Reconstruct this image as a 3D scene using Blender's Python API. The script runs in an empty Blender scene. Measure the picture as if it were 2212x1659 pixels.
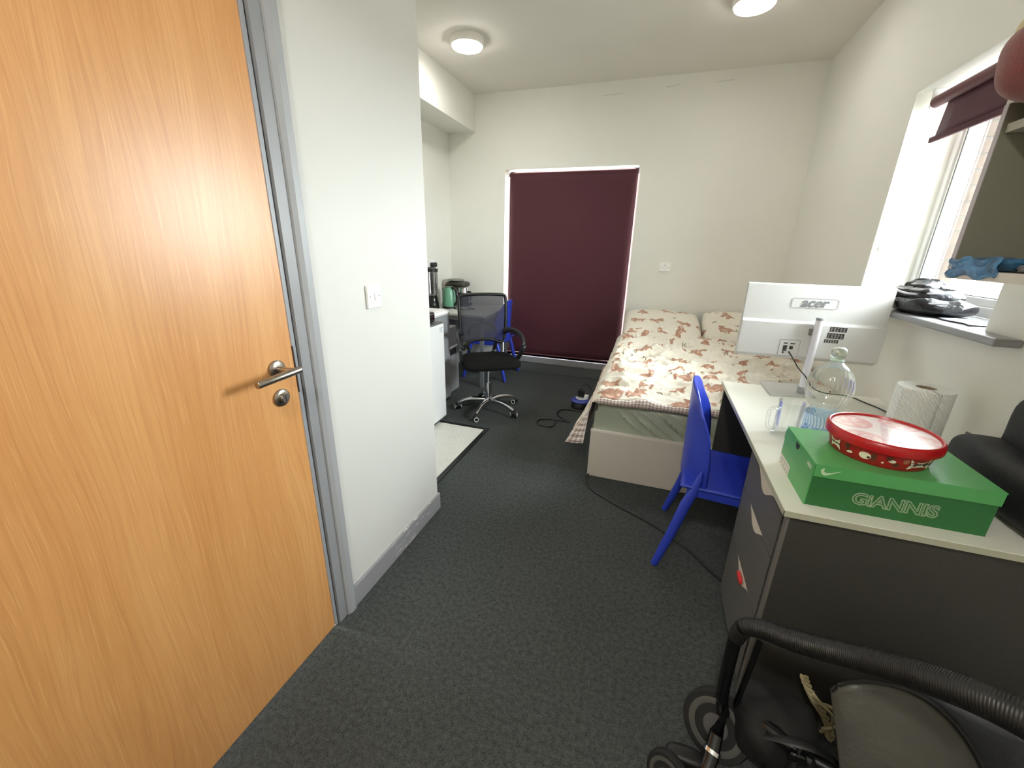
import bpy, bmesh, math, random
from mathutils import Vector, Matrix, noise

random.seed(7)
scene = bpy.context.scene
COL = scene.collection

# ------------------------------------------------------------------ camera
cam_d = bpy.data.cameras.new('camera'); cam = bpy.data.objects.new('camera', cam_d); COL.objects.link(cam)
YAW, PITCH, ROLL, CAM_H, FPX = .3248, .3265, .0225, 1.45, 875.04
fv = Vector((-math.sin(YAW)*math.cos(PITCH), math.cos(YAW)*math.cos(PITCH), -math.sin(PITCH)))
rv = Vector((math.cos(YAW), math.sin(YAW), 0)); uv_ = rv.cross(fv)
R0 = rv*math.cos(ROLL)+uv_*math.sin(ROLL); U0 = -rv*math.sin(ROLL)+uv_*math.cos(ROLL)
m = Matrix((R0, U0, -fv)).transposed().to_4x4(); m.translation = Vector((0, 0, CAM_H)); cam.matrix_world = m
cam_d.sensor_width = 36; cam_d.sensor_fit = 'HORIZONTAL'; cam_d.lens = 36*FPX/2212; cam_d.clip_start = .02; cam_d.clip_end = 200
scene.camera = cam

# ------------------------------------------------------------------ world, light, exposure
world = bpy.data.worlds.new('overcast_sky'); scene.world = world; world.use_nodes = True
bg = world.node_tree.nodes['Background']; bg.inputs[0].default_value = (.93, .97, 1, 1); bg.inputs[1].default_value = 19.5
LAMP_EMIT = 31.0
scene.view_settings.view_transform = 'Standard'; scene.view_settings.look = 'None'
scene.view_settings.exposure = 1.45; scene.view_settings.gamma = 1; scene.view_settings.use_curve_mapping = False
try:
    scene.cycles.max_bounces = 14; scene.cycles.diffuse_bounces = 7; scene.cycles.transparent_max_bounces = 16
    scene.cycles.sample_clamp_indirect = 6
except Exception: pass

def portal(loc, rot, sx, sy):
    d = bpy.data.lights.new('window_portal', 'AREA'); d.shape = 'RECTANGLE'; d.size = sx; d.size_y = sy
    try: d.cycles.is_portal = True
    except Exception: return
    o = bpy.data.objects.new('window_portal', d); o.location = loc; o.rotation_euler = rot; COL.objects.link(o)

# ------------------------------------------------------------------ colour and material helpers
def lin(c):
    r = []
    for v in c[:3]:
        v = v/255; r.append(v/12.92 if v <= .04045 else ((v+.055)/1.055)**2.4)
    return (*r, 1)

class NT:
    def __init__(s, name):
        s.m = bpy.data.materials.new(name); s.m.use_nodes = True; s.t = s.m.node_tree
        s.b = s.t.nodes['Principled BSDF']; s.out = s.t.nodes['Material Output']
    def n(s, typ, _set=None, **ins):
        nd = s.t.nodes.new(typ)
        for k, v in (_set or {}).items(): setattr(nd, k, v)
        for k, v in ins.items():
            k = int(k[1:]) if k[0] == 'i' and k[1:].isdigit() else k.replace('_', ' ')
            s.put(nd.inputs[k], v)
        return nd
    def put(s, sock, v):
        if isinstance(v, bpy.types.NodeSocket): s.t.links.new(v, sock)
        elif isinstance(v, bpy.types.Node): s.t.links.new(v.outputs[0], sock)
        else: sock.default_value = v
    def math(s, op, a, b=0.0, c=0.0):
        return s.n('ShaderNodeMath', {'operation': op}, i0=a, i1=b, i2=c).outputs[0]
    def vm(s, op, a, b=(0, 0, 0)):
        return s.n('ShaderNodeVectorMath', {'operation': op}, i0=a, i1=b).outputs[0]
    def length(s, a):
        return s.n('ShaderNodeVectorMath', {'operation': 'LENGTH'}, i0=a).outputs['Value']
    def mix(s, f, a, b):
        nd = s.n('ShaderNodeMix', {'data_type': 'RGBA'})
        s.put(nd.inputs[0], f); s.put(nd.inputs[6], a); s.put(nd.inputs[7], b); return nd.outputs[2]
    def coord(s, k='Object', scale=None):
        c = s.n('ShaderNodeTexCoord').outputs[k]
        return s.n('ShaderNodeMapping', Vector=c, Scale=scale).outputs[0] if scale else c
    def noise(s, vec, scale, detail=3, rough=.5, dist=0.0):
        return s.n('ShaderNodeTexNoise', Vector=vec, Scale=scale, Detail=detail, Roughness=rough, Distortion=dist).outputs[0]
    def ramp(s, f, lo, hi):
        return s.n('ShaderNodeMapRange', i0=f, i1=lo, i2=hi).outputs[0]
    def bump(s, h, strength, dist=.01):
        nd = s.n('ShaderNodeBump', Strength=strength, Distance=dist, Height=h)
        s.put(s.b.inputs['Normal'], nd.outputs[0])

def mat(name, rgb, rough=.5, metal=0, var=.0, vscale=20, bump=0, bscale=200, bdist=.002, coat=0, spec=.5, stretch=None, sheen=0):
    t = NT(name); c = lin(rgb); b = t.b
    b.inputs['Roughness'].default_value = rough; b.inputs['Metallic'].default_value = metal
    b.inputs['Coat Weight'].default_value = coat; b.inputs['Specular IOR Level'].default_value = spec
    b.inputs['Sheen Weight'].default_value = sheen
    v = t.coord('Object', stretch) if stretch else t.coord('Object')
    if var:
        f = t.ramp(t.noise(v, vscale, 4), .3, .7)
        t.put(b.inputs['Base Color'], t.mix(f, tuple(x*(1-var) for x in c[:3])+(1,), tuple(min(1, x*(1+var)) for x in c[:3])+(1,)))
    else: b.inputs['Base Color'].default_value = c
    if bump: t.bump(t.noise(v, bscale, 3), bump, bdist)
    return t.m

def clear(name, tint=(255, 255, 255), gloss=.08, rough=.02, k=1.0):
    t = NT(name); t.t.nodes.remove(t.b)
    tr = t.n('ShaderNodeBsdfTransparent', Color=lin(tint)); gl = t.n('ShaderNodeBsdfGlossy', Color=(1, 1, 1, 1), Roughness=rough)
    lw = t.n('ShaderNodeLayerWeight', Blend=.25).outputs['Fresnel']
    f = t.math('ADD', t.math('MULTIPLY', lw, .7*k), gloss)
    f = t.n('ShaderNodeClamp', Value=f).outputs[0]
    mx = t.n('ShaderNodeMixShader', i0=f, i1=tr, i2=gl); t.put(t.out.inputs[0], mx); return t.m

# materials --------------------------------------------------------
def wall_paint(name, rgb):
    t = NT(name); v = t.coord(); c = lin(rgb)
    a = t.ramp(t.noise(v, .9, 4, .6), .35, .75)
    col = t.mix(a, c, tuple(x*.95 for x in c[:3])+(1,))
    sc = t.ramp(t.noise(t.coord('Object', (5, 5, 1.6)), 3.2, 8, .75), .70, .78)
    col = t.mix(t.math('MULTIPLY', sc, .10), col, lin((150, 146, 135)))
    t.put(t.b.inputs['Base Color'], col); t.b.inputs['Roughness'].default_value = .62
    t.bump(t.noise(v, 260, 2), .12, .001); return t.m
M_wall = wall_paint('wall_paint', (228, 227, 219))
M_part = wall_paint('partition_paint', (214, 213, 208))
M_ceil = mat('ceiling_paint', (224, 220, 211), .8, var=.02, vscale=1)
M_rev = mat('reveal_paint', (238, 236, 228), .55)
M_grey = mat('grey_gloss_paint', (146, 147, 150), .38, var=.05, vscale=6)
M_greyd = mat('grey_skirting_paint', (92, 94, 94), .45, var=.06, vscale=5)
def skirting():
    t = NT('scuffed_grey_skirting'); v = t.coord('Object', (3, 9, 30))
    s = t.ramp(t.noise(v, 1.7, 8, .7, .6), .55, .62)
    o = t.coord(); xyz = t.n('ShaderNodeSeparateXYZ', Vector=o)
    band = t.math('MULTIPLY', t.ramp(xyz.outputs[1], 1.28, 1.4), t.ramp(xyz.outputs[1], 1.72, 1.6))
    t.put(t.b.inputs['Base Color'], t.mix(t.math('MULTIPLY', s, band), lin((150, 149, 152)), lin((222, 218, 220))))
    t.b.inputs['Roughness'].default_value = .4; return t.m
M_skirt = skirting()
M_black = mat('black_plastic', (18, 18, 19), .42)
M_blackg = mat('gloss_black_plastic', (14, 14, 16), .15)
M_blackf = mat('black_fabric', (14, 13, 13), .95, bump=.5, bscale=600, spec=.2)
M_rubber = mat('black_rubber', (22, 22, 22), .7)
M_chrome = mat('chrome', (215, 216, 220), .12, 1)
M_steel = mat('brushed_steel', (170, 162, 152), .32, 1, bump=.1, bscale=300)
M_white = mat('white_plastic', (238, 238, 236), .35)
M_whitem = mat('white_enamel', (240, 240, 240), .3)
M_silver = mat('silver_grey_plastic', (150, 152, 155), .4)
M_gdark = mat('charcoal_laminate', (60, 59, 56), .5, var=.05, vscale=80, bump=.15, bscale=400)
M_drawer = mat('grey_laminate', (94, 92, 90), .45, var=.03, vscale=60)
M_beige = mat('pale_beige_laminate', (214, 204, 190), .5)
M_desk = mat('cream_worktop', (226, 225, 214), .28, var=.02, vscale=4)
M_deske = mat('cream_edging', (176, 178, 158), .4)
M_table = mat('pale_grey_tabletop', (196, 196, 190), .4)
M_tmetal = mat('grey_metal_frame', (132, 134, 138), .4, .3)
M_blue = mat('blue_plastic', (46, 66, 184), .33, var=.03, vscale=9)
M_green = mat('green_card', (84, 164, 94), .36, var=.03, vscale=30)
M_green2 = mat('dark_green_card', (40, 106, 53), .45, var=.03, vscale=30)
M_redp = mat('red_plastic', (176, 22, 26), .28)
M_maroon = mat('maroon_blind_fabric', (70, 22, 34), .7, var=.04, vscale=300, bump=.2, bscale=900)
M_maroon2 = mat('maroon_blind_roll', (96, 52, 58), .6, bump=.2, bscale=700)
M_bed = mat('taupe_bed_panel', (204, 197, 186), .5, var=.02)
M_bedlip = mat('pale_edging', (222, 216, 204), .45)
M_cream = mat('cream_print', (235, 228, 205), .6)
M_ink = mat('dark_print', (40, 38, 38), .6)
M_pale = mat('pale_green_print', (196, 216, 186), .5)
M_navy = mat('navy_cloth', (26, 34, 62), .9, bump=.4, bscale=200)
M_paper = mat('white_label_paper', (222, 218, 208), .6)
M_grille = mat('grey_logo', (122, 124, 128), .4)

def wood_door():
    t = NT('oak_veneer'); v = t.coord('Object')
    warp = t.noise(t.coord('Object', (1, 1.6, .35)), 2.2, 2)
    wv = t.vm('ADD', v, t.n('ShaderNodeCombineXYZ', X=0.0, Y=t.math('MULTIPLY', warp, .16), Z=0.0).outputs[0])
    g1 = t.noise(t.n('ShaderNodeMapping', Vector=wv, Scale=(1, 120, 2.2)).outputs[0], 1.0, 5, .65)
    g2 = t.noise(t.n('ShaderNodeMapping', Vector=wv, Scale=(1, 9, .6)).outputs[0], 1.0, 3, .5)
    g3 = t.noise(t.n('ShaderNodeMapping', Vector=wv, Scale=(1, 330, 7)).outputs[0], 1.0, 2, .5)
    a = t.mix(t.ramp(g2, .3, .72), lin((208, 148, 88)), lin((220, 164, 104)))
    b = t.mix(t.math('MULTIPLY', t.ramp(g1, .46, .74), .40), a, lin((170, 108, 56)))
    c = t.mix(t.math('MULTIPLY', t.ramp(g3, .55, .7), .28), b, lin((240, 194, 136)))
    t.put(t.b.inputs['Base Color'], c); t.b.inputs['Roughness'].default_value = .36
    t.b.inputs['Coat Weight'].default_value = .15; t.b.inputs['Coat Roughness'].default_value = .3
    t.bump(g1, .12, .0015); return t.m
M_door = wood_door()

def carpet():
    t = NT('charcoal_carpet'); v = t.coord()
    n1 = t.noise(v, 260, 3, .7); n2 = t.noise(v, 60, 4, .7); n3 = t.noise(v, 1.4, 3)
    f = t.ramp(t.math('ADD', t.math('MULTIPLY', n1, .6), t.math('MULTIPLY', n2, .4)), .36, .66)
    c = t.mix(f, lin((40, 43, 44)), lin((98, 102, 100)))
    c = t.mix(t.math('MULTIPLY', t.ramp(n3, .4, .7), .25), c, lin((50, 52, 52)))
    t.put(t.b.inputs['Base Color'], c); t.b.inputs['Roughness'].default_value = 1; t.b.inputs['Specular IOR Level'].default_value = .1
    t.bump(n1, .6, .004); return t.m
M_carpet = carpet()
M_vinyl = mat('pale_speckled_vinyl', (212, 212, 204), .4, var=.06, vscale=40)

def plush_print(name, base, scale=4.7):
    t = NT(name); uv = t.coord('UV'); s = t.vm('MULTIPLY', uv, (scale, scale, scale))
    warp = t.n('ShaderNodeTexNoise', Vector=s, Scale=5.0, Detail=3).outputs['Color']
    wv = t.vm('MULTIPLY', t.vm('SUBTRACT', warp, (.5, .5, .5)), (.2, .2, 0))
    vo = t.n('ShaderNodeTexVoronoi', {'voronoi_dimensions': '2D'}, Vector=s, Scale=1.0, Randomness=.45)
    d = t.vm('ADD', t.vm('SUBTRACT', s, vo.outputs['Position']), wv)
    cs = t.n('ShaderNodeSeparateColor', i0=vo.outputs['Color'])
    ang = t.math('MULTIPLY', t.math('SUBTRACT', cs.outputs[0], .5), 2.2)
    d = t.n('ShaderNodeVectorRotate', {'rotation_type': 'Z_AXIS'}, Vector=d, Angle=ang).outputs[0]
    sg = t.math('SUBTRACT', t.math('MULTIPLY', t.math('GREATER_THAN', cs.outputs[1], .5), 2.0), 1.0)
    d = t.vm('MULTIPLY', d, t.n('ShaderNodeCombineXYZ', X=sg, Y=1.0, Z=0.0).outputs[0])
    def ell(cx, cy, rx, ry):
        return t.length(t.vm('MULTIPLY', t.vm('SUBTRACT', d, (cx, cy, 0)), (1/rx, 1/ry, 0)))
    e = ell(0, 0, .27, .125)
    for q in ((.24, .10, .125, .11), (-.17, -.13, .06, .10), (.14, -.14, .055, .10), (.17, .20, .04, .04), (.31, .20, .04, .04), (-.28, .02, .07, .035)):
        e = t.math('MINIMUM', e, ell(*q))
    body = t.ramp(e, 1.08, .92)
    sh = t.ramp(t.noise(s, 9, 3), .35, .7)
    fur = t.mix(sh, lin((158, 112, 90)), lin((196, 152, 128)))
    fur = t.mix(t.ramp(ell(.27, .07, .055, .045), 1.1, .8), fur, lin((222, 190, 168)))
    fur = t.mix(t.ramp(ell(.02, -.04, .14, .05), 1.2, .7), fur, lin((206, 166, 142)))
    s2 = t.vm('MULTIPLY', s, (1.7, 1.7, 1))
    v2 = t.n('ShaderNodeTexVoronoi', {'voronoi_dimensions': '2D'}, Vector=s2, Scale=1.0, Randomness=.9)
    d2 = t.vm('SUBTRACT', s2, v2.outputs['Position']); c2 = t.n('ShaderNodeSeparateColor', i0=v2.outputs['Color'])
    d2 = t.n('ShaderNodeVectorRotate', {'rotation_type': 'Z_AXIS'}, Vector=d2, Angle=t.math('MULTIPLY', c2.outputs[0], 6.28)).outputs[0]
    def leaf(cx, cy, an):
        r = t.n('ShaderNodeVectorRotate', {'rotation_type': 'Z_AXIS'}, Vector=t.vm('SUBTRACT', d2, (cx, cy, 0)), Angle=an).outputs[0]
        return t.length(t.vm('MULTIPLY', r, (1/.12, 1/.035, 0)))
    l = t.math('MINIMUM', t.math('MINIMUM', leaf(.1, 0, 0.0), leaf(.02, .1, -1.0)), leaf(.0, -.1, 1.0))
    lf = t.math('MULTIPLY', t.ramp(l, 1.1, .8), t.math('GREATER_THAN', c2.outputs[2], .62))
    col = t.mix(lf, lin(base), lin((128, 118, 92)))
    col = t.mix(t.math('MULTIPLY', body, .95), col, fur)
    t.put(t.b.inputs['Base Color'], col); t.b.inputs['Roughness'].default_value = .85; t.b.inputs['Sheen Weight'].default_value = .1
    t.bump(t.noise(t.vm('MULTIPLY', uv, (1, 2.2, 1)), 14, 5, .6), .9, .014); return t.m
M_print = plush_print('bear_print_cotton', (228, 222, 208))
def gingham():
    t = NT('gingham_cotton'); x = t.n('ShaderNodeSeparateXYZ', Vector=t.coord('UV'))
    a = t.math('GREATER_THAN', t.math('FRACT', t.math('MULTIPLY', x.outputs[0], 48.0)), .5)
    b = t.math('GREATER_THAN', t.math('FRACT', t.math('MULTIPLY', x.outputs[1], 48.0)), .5)
    f = t.math('MULTIPLY', t.math('ADD', a, b), .5)
    t.put(t.b.inputs['Base Color'], t.mix(f, lin((242, 234, 226)), lin((176, 148, 138)))); t.b.inputs['Roughness'].default_value = .9; return t.m
M_ging = gingham()
def satin():
    t = NT('sage_satin_sheet'); v = t.coord()
    t.b.inputs['Base Color'].default_value = lin((166, 174, 156)); t.b.inputs['Roughness'].default_value = .3
    t.b.inputs['Sheen Weight'].default_value = .2
    t.bump(t.noise(t.coord('Object', (6, 1, 3)), 3, 3), .3, .02); return t.m
M_satin = satin()
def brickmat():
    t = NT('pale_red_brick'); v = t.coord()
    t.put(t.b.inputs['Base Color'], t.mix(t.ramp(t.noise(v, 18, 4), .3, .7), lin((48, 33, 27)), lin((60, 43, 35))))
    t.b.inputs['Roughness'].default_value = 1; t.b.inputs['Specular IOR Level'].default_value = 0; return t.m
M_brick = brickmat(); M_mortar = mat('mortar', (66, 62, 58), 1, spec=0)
M_glass = clear('window_glass', (250, 253, 252), .03)
M_pet = clear('clear_bottle_plastic', (252, 254, 253), .05, .05, .9)
M_petb = mat('blue_white_label', (110, 160, 214), .4)
def mugglass():
    t = NT('clear_mug_glass'); t.b.inputs['Base Color'].default_value = (.97, .98, .99, 1); t.b.inputs['Roughness'].default_value = .02
    t.b.inputs['Transmission Weight'].default_value = 1; t.b.inputs['IOR'].default_value = 1.45; return t.m
M_mug = clear('clear_mug_glass', (254, 255, 255), .04, .02, .8)
def meshfab():
    t = NT('grey_mesh_net'); t.b.inputs['Base Color'].default_value = lin((62, 62, 72)); t.b.inputs['Roughness'].default_value = .8
    tr = t.n('ShaderNodeBsdfTransparent', Color=(1, 1, 1, 1)); mx = t.n('ShaderNodeMixShader', i0=.58, i1=tr, i2=t.b)
    t.put(t.out.inputs[0], mx); return t.m
M_net = meshfab()
def emis(name, rgb, s):
    t = NT(name); e = t.n('ShaderNodeEmission', Color=lin(rgb), Strength=s); t.put(t.out.inputs[0], e); return t.m
M_lamp_far = emis('lit_diffuser_dimmed', (255, 252, 245), LAMP_EMIT*.6)  # turned down below the other lamps so the right wall stays darker
M_lamp_near = emis('lit_diffuser_bright', (255, 252, 245), LAMP_EMIT*3.2)
M_lamp = emis('lit_diffuser', (255, 252, 245), LAMP_EMIT)
def towel():
    t = NT('embossed_kitchen_paper'); v = t.coord()
    t.b.inputs['Base Color'].default_value = lin((226, 228, 222)); t.b.inputs['Roughness'].default_value = .95
    w = t.n('ShaderNodeTexWave', {'bands_direction': 'DIAGONAL'}, Vector=t.vm('MULTIPLY', t.coord('UV'), (.52, 1, 1)), Scale=42.0, Distortion=3.0, Detail=2.0, Detail_Scale=1.5).outputs[1]
    t.bump(w, .7, .004); return t.m
M_towel = towel()
def foamgrip():
    t = NT('ribbed_black_foam'); t.b.inputs['Base Color'].default_value = lin((22, 21, 20)); t.b.inputs['Roughness'].default_value = .42
    x = t.n('ShaderNodeSeparateXYZ', Vector=t.coord('UV'))
    w = t.math('SINE', t.math('MULTIPLY', x.outputs[1], 1500.0)); t.bump(w, .35, .001); return t.m
M_foam = foamgrip()
M_leather = mat('grey_black_leatherette', (70, 69, 64), .38, bump=.25, bscale=30, bdist=.01)
M_nylon = mat('black_nylon', (20, 21, 23), .6, bump=.3, bscale=60, bdist=.006)

# ------------------------------------------------------------------ mesh helpers
MW = {}
class G:
    def __init__(s): s.v = []; s.f = []; s.uv = {}
    def box(s, x0, x1, y0, y1, z0, z1):
        i = len(s.v)
        s.v += [(x, y, z) for z in (z0, z1) for y in (y0, y1) for x in (x0, x1)]
        s.f += [(i, i+2, i+3, i+1), (i+4, i+5, i+7, i+6), (i, i+1, i+5, i+4), (i+2, i+6, i+7, i+3), (i, i+4, i+6, i+2), (i+1, i+3, i+7, i+5)]
        return s
    def ring(s, c, n, r, seg, ref=None, e=1.0):
        n = Vector(n).normalized(); a = Vector(ref) if ref else (Vector((0, 0, 1)) if abs(n.z) < .9 else Vector((1, 0, 0)))
        x = a.cross(n).normalized(); y = n.cross(x)
        i = len(s.v)
        for k in range(seg):
            t = 2*math.pi*k/seg; p = Vector(c)+x*r*math.cos(t)+y*r*e*math.sin(t); s.v.append(tuple(p))
        return i
    def bridge(s, a, b, seg):
        for k in range(seg): s.f.append((a+k, a+(k+1) % seg, b+(k+1) % seg, b+k))
    def tube(s, pts, r, seg=10, cap=True, closed=False, e=1.0, ref=None):
        P = [Vector(p) for p in pts]; n = len(P); rings = []; L = 0
        for i, p in enumerate(P):
            if closed: d = P[(i+1) % n]-P[i-1]
            else: d = P[min(i+1, n-1)]-P[max(i-1, 0)]
            if i: L += (P[i]-P[i-1]).length
            rr = r[i] if isinstance(r, (list, tuple)) else r
            st = s.ring(p, d, rr, seg, ref, e); rings.append(st)
            for k in range(seg): s.uv[st+k] = (k/seg, L)
        for a, b in zip(rings, rings[1:]): s.bridge(a, b, seg)
        if closed: s.bridge(rings[-1], rings[0], seg)
        elif cap: s.f.append(tuple(range(rings[0], rings[0]+seg))[::-1]); s.f.append(tuple(range(rings[-1], rings[-1]+seg)))
        return s
    def lathe(s, prof, c=(0, 0, 0), axis=(0, 0, 1), seg=32, cap=True):
        ax = Vector(axis).normalized(); rings = []
        for r, h in prof: rings.append(s.ring(Vector(c)+ax*h, ax, max(r, 1e-5), seg))
        for a, b in zip(rings, rings[1:]): s.bridge(a, b, seg)
        for j, st in enumerate(rings):
            for k in range(seg): s.uv[st+k] = (k/seg*2*math.pi*prof[j][0] if False else k/seg, prof[j][1])
        if cap: s.f.append(tuple(range(rings[0], rings[0]+seg))[::-1]); s.f.append(tuple(range(rings[-1], rings[-1]+seg)))
        return s
    def prism(s, poly, fn, t0, t1):
        i = len(s.v); n = len(poly)
        s.v += [tuple(fn(a, b, t0)) for a, b in poly]+[tuple(fn(a, b, t1)) for a, b in poly]
        s.f.append(tuple(range(i, i+n))[::-1]); s.f.append(tuple(range(i+n, i+2*n)))
        for k in range(n): s.f.append((i+k, i+(k+1) % n, i+n+(k+1) % n, i+n+k))
        return s
    def grid(s, fn, nu, nv, wrap=False, uvf=None):
        i = len(s.v)
        for b in range(nv+1):
            for a in range(nu+1):
                s.v.append(tuple(fn(a/nu, b/nv)))
                if uvf: s.uv[len(s.v)-1] = uvf(a/nu, b/nv)
        for b in range(nv):
            for a in range(nu):
                q = i+b*(nu+1)+a; s.f.append((q, q+1, q+nu+2, q+nu+1))
        return s
    def blob(s, c, r, seg=24, rings=14, p=2.5, fn=None):
        """a rounded cushion-like solid (superellipsoid); fn may push a point about"""
        c = Vector(c); i0 = len(s.v)
        def sg(v, q): return math.copysign(abs(v)**(2/q), v)
        for j in range(rings+1):
            ph = -math.pi/2+math.pi*j/rings
            for k in range(seg):
                th = 2*math.pi*k/seg
                q = Vector((sg(math.cos(ph), p)*sg(math.cos(th), p)*r[0], sg(math.cos(ph), p)*sg(math.sin(th), p)*r[1], sg(math.sin(ph), p)*r[2]))
                if fn: q = Vector(fn(q))
                s.v.append(tuple(c+q)); s.uv[len(s.v)-1] = (c.x+q.x, c.y+q.y)
        for j in range(rings): s.bridge(i0+j*seg, i0+(j+1)*seg, seg)
        s.f.append(tuple(range(i0, i0+seg))[::-1]); s.f.append(tuple(range(i0+rings*seg, i0+rings*seg+seg)))
        return s

def wmat(o):
    m_ = Matrix.Translation(o.location) @ o.rotation_euler.to_matrix().to_4x4()
    return wmat(o.parent) @ m_ if o.parent else m_

def obj(name, g, mt, parent=None, local=False, smooth=False, bevel=0, solid=0, sub=0, label=None, kind=None, origin=True):
    me = bpy.data.meshes.new(name)
    V = [Vector(v) for v in g.v]
    if parent is not None and not local:
        inv = wmat(parent).inverted(); V = [inv @ v for v in V]
    me.from_pydata([tuple(v) for v in V], [], g.f); me.materials.append(mt)
    if g.uv:
        ul = me.uv_layers.new(name='UVMap')
        for lp in me.loops: ul.data[lp.index].uv = g.uv.get(lp.vertex_index, (0, 0))
    bm = bmesh.new(); bm.from_mesh(me); bmesh.ops.recalc_face_normals(bm, faces=bm.faces)
    bm.to_mesh(me); bm.free()
    o = bpy.data.objects.new(name, me); COL.objects.link(o)
    if parent is not None: o.parent = parent
    if smooth:
        for p in me.polygons: p.use_smooth = True
        try: me.set_sharp_from_angle(angle=math.radians(42))
        except Exception: pass
    if solid:
        md = o.modifiers.new('solid', 'SOLIDIFY'); md.thickness = solid; md.offset = 0
    if bevel:
        md = o.modifiers.new('bevel', 'BEVEL'); md.width = bevel; md.segments = 2; md.limit_method = 'ANGLE'
    if sub:
        md = o.modifiers.new('sub', 'SUBSURF'); md.levels = sub; md.render_levels = sub
    if label: o['label'] = label
    if kind: o['kind'] = kind
    return o

def thing(name, label, cat, loc=(0, 0, 0), rz=0, group=None):
    o = bpy.data.objects.new(name, None); COL.objects.link(o); o.location = loc; o.rotation_euler = (0, 0, rz)
    o.empty_display_size = .05; o['label'] = label; o['category'] = cat
    if group: o['group'] = group
    return o
def tag(o, label, cat, group=None):
    o['label'] = label; o['category'] = cat
    if group: o['group'] = group
    return o
def struct(name, g, mt, parent=None, **k): return obj(name, g, mt, parent, kind='structure', **k)
def Bx(*a): return G().box(*a)
def spline(pts, n=8):
    P = [Vector(p) for p in pts]; out = []
    for i in range(len(P)-1):
        a = P[max(i-1, 0)]; b = P[i]; c = P[i+1]; d = P[min(i+2, len(P)-1)]
        for k in range(n):
            t = k/n; out.append(.5*((2*b)+(c-a)*t+(2*a-5*b+4*c-d)*t*t+(3*b-a-3*c+d)*t**3))
    out.append(P[-1]); return out
def copy_tree(o, parent=None):
    c = o.copy(); COL.objects.link(c); c.parent = parent
    for ch in list(o.children): copy_tree(ch, c)
    return c
def text_geo(s, size, depth=.0006, shear=0, outline=0, offset=0, spacing=1.0, res=4):
    cu = bpy.data.curves.new('lettering', 'FONT'); cu.body = s; cu.size = size; cu.shear = shear; cu.space_character = spacing
    cu.resolution_u = res; cu.align_x = 'CENTER'; cu.align_y = 'CENTER'; cu.offset = offset
    if outline: cu.fill_mode = 'NONE'; cu.bevel_depth = outline; cu.bevel_resolution = 0
    else: cu.extrude = depth
    o = bpy.data.objects.new('lettering', cu); COL.objects.link(o)
    bpy.context.view_layer.update()
    dg = bpy.context.evaluated_depsgraph_get(); me = bpy.data.meshes.new_from_object(o.evaluated_get(dg))
    g = G(); g.v = [tuple(v.co) for v in me.vertices]; g.f = [tuple(p.vertices) for p in me.polygons]
    bpy.data.objects.remove(o); bpy.data.meshes.remove(me); bpy.data.curves.remove(cu); return g
def place(g, o, r, u):
    o = Vector(o); r = Vector(r).normalized(); u = Vector(u).normalized(); n = r.cross(u)
    h = G(); h.v = [tuple(o+r*x+u*y+n*z) for x, y, z in g.v]; h.f = g.f; return h

# ------------------------------------------------------------------ ROOM
XL, XR, YB, ZC, YP, XA, YK = -1.031, 1.148, 4.627, 2.964, 1.763, -2.372, -1.3
# window openings: right wall (y,z) and back wall (x,z)
WY0, WY1, WZ0, WZ1 = 1.925, 2.98, 1.18, 2.242
BX0, BX1, BZ0, BZ1 = -1.693, -.269, .19, 2.245
portal((1.47, (WY0+WY1)/2, (WZ0+WZ1)/2), (0, math.radians(90), 0), 1.1, 1.1)

struct('floor', Bx(XA-.1, 1.6, YK-.1, YB+.2, -.12, 0), M_carpet)
struct('ceiling', Bx(XA-.1, 1.6, YK-.1, YB+.2, ZC, ZC+.1), M_ceil)
g = G(); X2 = 1.45
for a in ((XR, X2, YK-.1, WY0, 0, ZC), (XR, X2, WY1, YB+.2, 0, ZC), (XR, X2, WY0, WY1, 0, WZ0), (XR, X2, WY0, WY1, WZ1, ZC)): g.box(*a)
wr = struct('wall_right', g, M_wall)
g = G()
for a in ((XR+.001, 1.40, WY1-.004, WY1, WZ0, WZ1), (XR+.001, 1.40, WY0, WY0+.004, WZ0, WZ1), (XR+.001, 1.40, WY0, WY1, WZ1-.004, WZ1)): g.box(*a)
obj('reveal_lining', g, M_rev, wr)
g = G(); Y2 = YB+.22
for a in ((XA-.1, BX0, YB, Y2, 0, ZC), (BX1, XR, YB, Y2, 0, ZC), (BX0, BX1, YB, Y2, 0, BZ0), (BX0, BX1, YB, Y2, BZ1, ZC)): g.box(*a)
wb = struct('wall_back', g, M_wall)
g = G()
for a in ((BX0, BX0+.004, YB+.001, Y2-.06, BZ0, BZ1), (BX1-.004, BX1, YB+.001, Y2-.06, BZ0, BZ1), (BX0, BX1, YB+.001, Y2-.06, BZ1-.004, BZ1)): g.box(*a)
obj('reveal_lining', g, M_rev, wb)
for x0, x1, za, zb in ((-.69, -.50, 2.852, 2.859), (-.12, -.003, 2.874, 2.889), (.30, .44, 2.880, 2.884)):
    pts = [(x0+(x1-x0)*k/6, YB-.0006, za+(zb-za)*k/6+random.uniform(-.002, .002)) for k in range(7)]
    obj('plaster_crack', G().tube(pts, .0016, 5), M_deske, wb)
struct('wall_left', Bx(XL-.12, XL, YK-.1, -.12, 0, ZC).box(XL-.12, XL, 1.03, YP, 0, ZC).box(XL-.12, XL, -.12, 1.03, 2.16, ZC), M_part)
struct('wall_kitchen', Bx(XA-.1, XL-.121, YP-.1, YP, 0, ZC), M_part)
struct('wall_alcove', Bx(XA-.1, XA, YP, YB, 0, ZC), M_wall)
struct('wall_behind', Bx(XL-.12, XR, YK-.1, YK, 0, ZC), M_wall)
struct('trim_1', Bx(XA, -2.048, YP, YB, 2.617, ZC), M_wall)          # boxed-in duct under the ceiling
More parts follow.
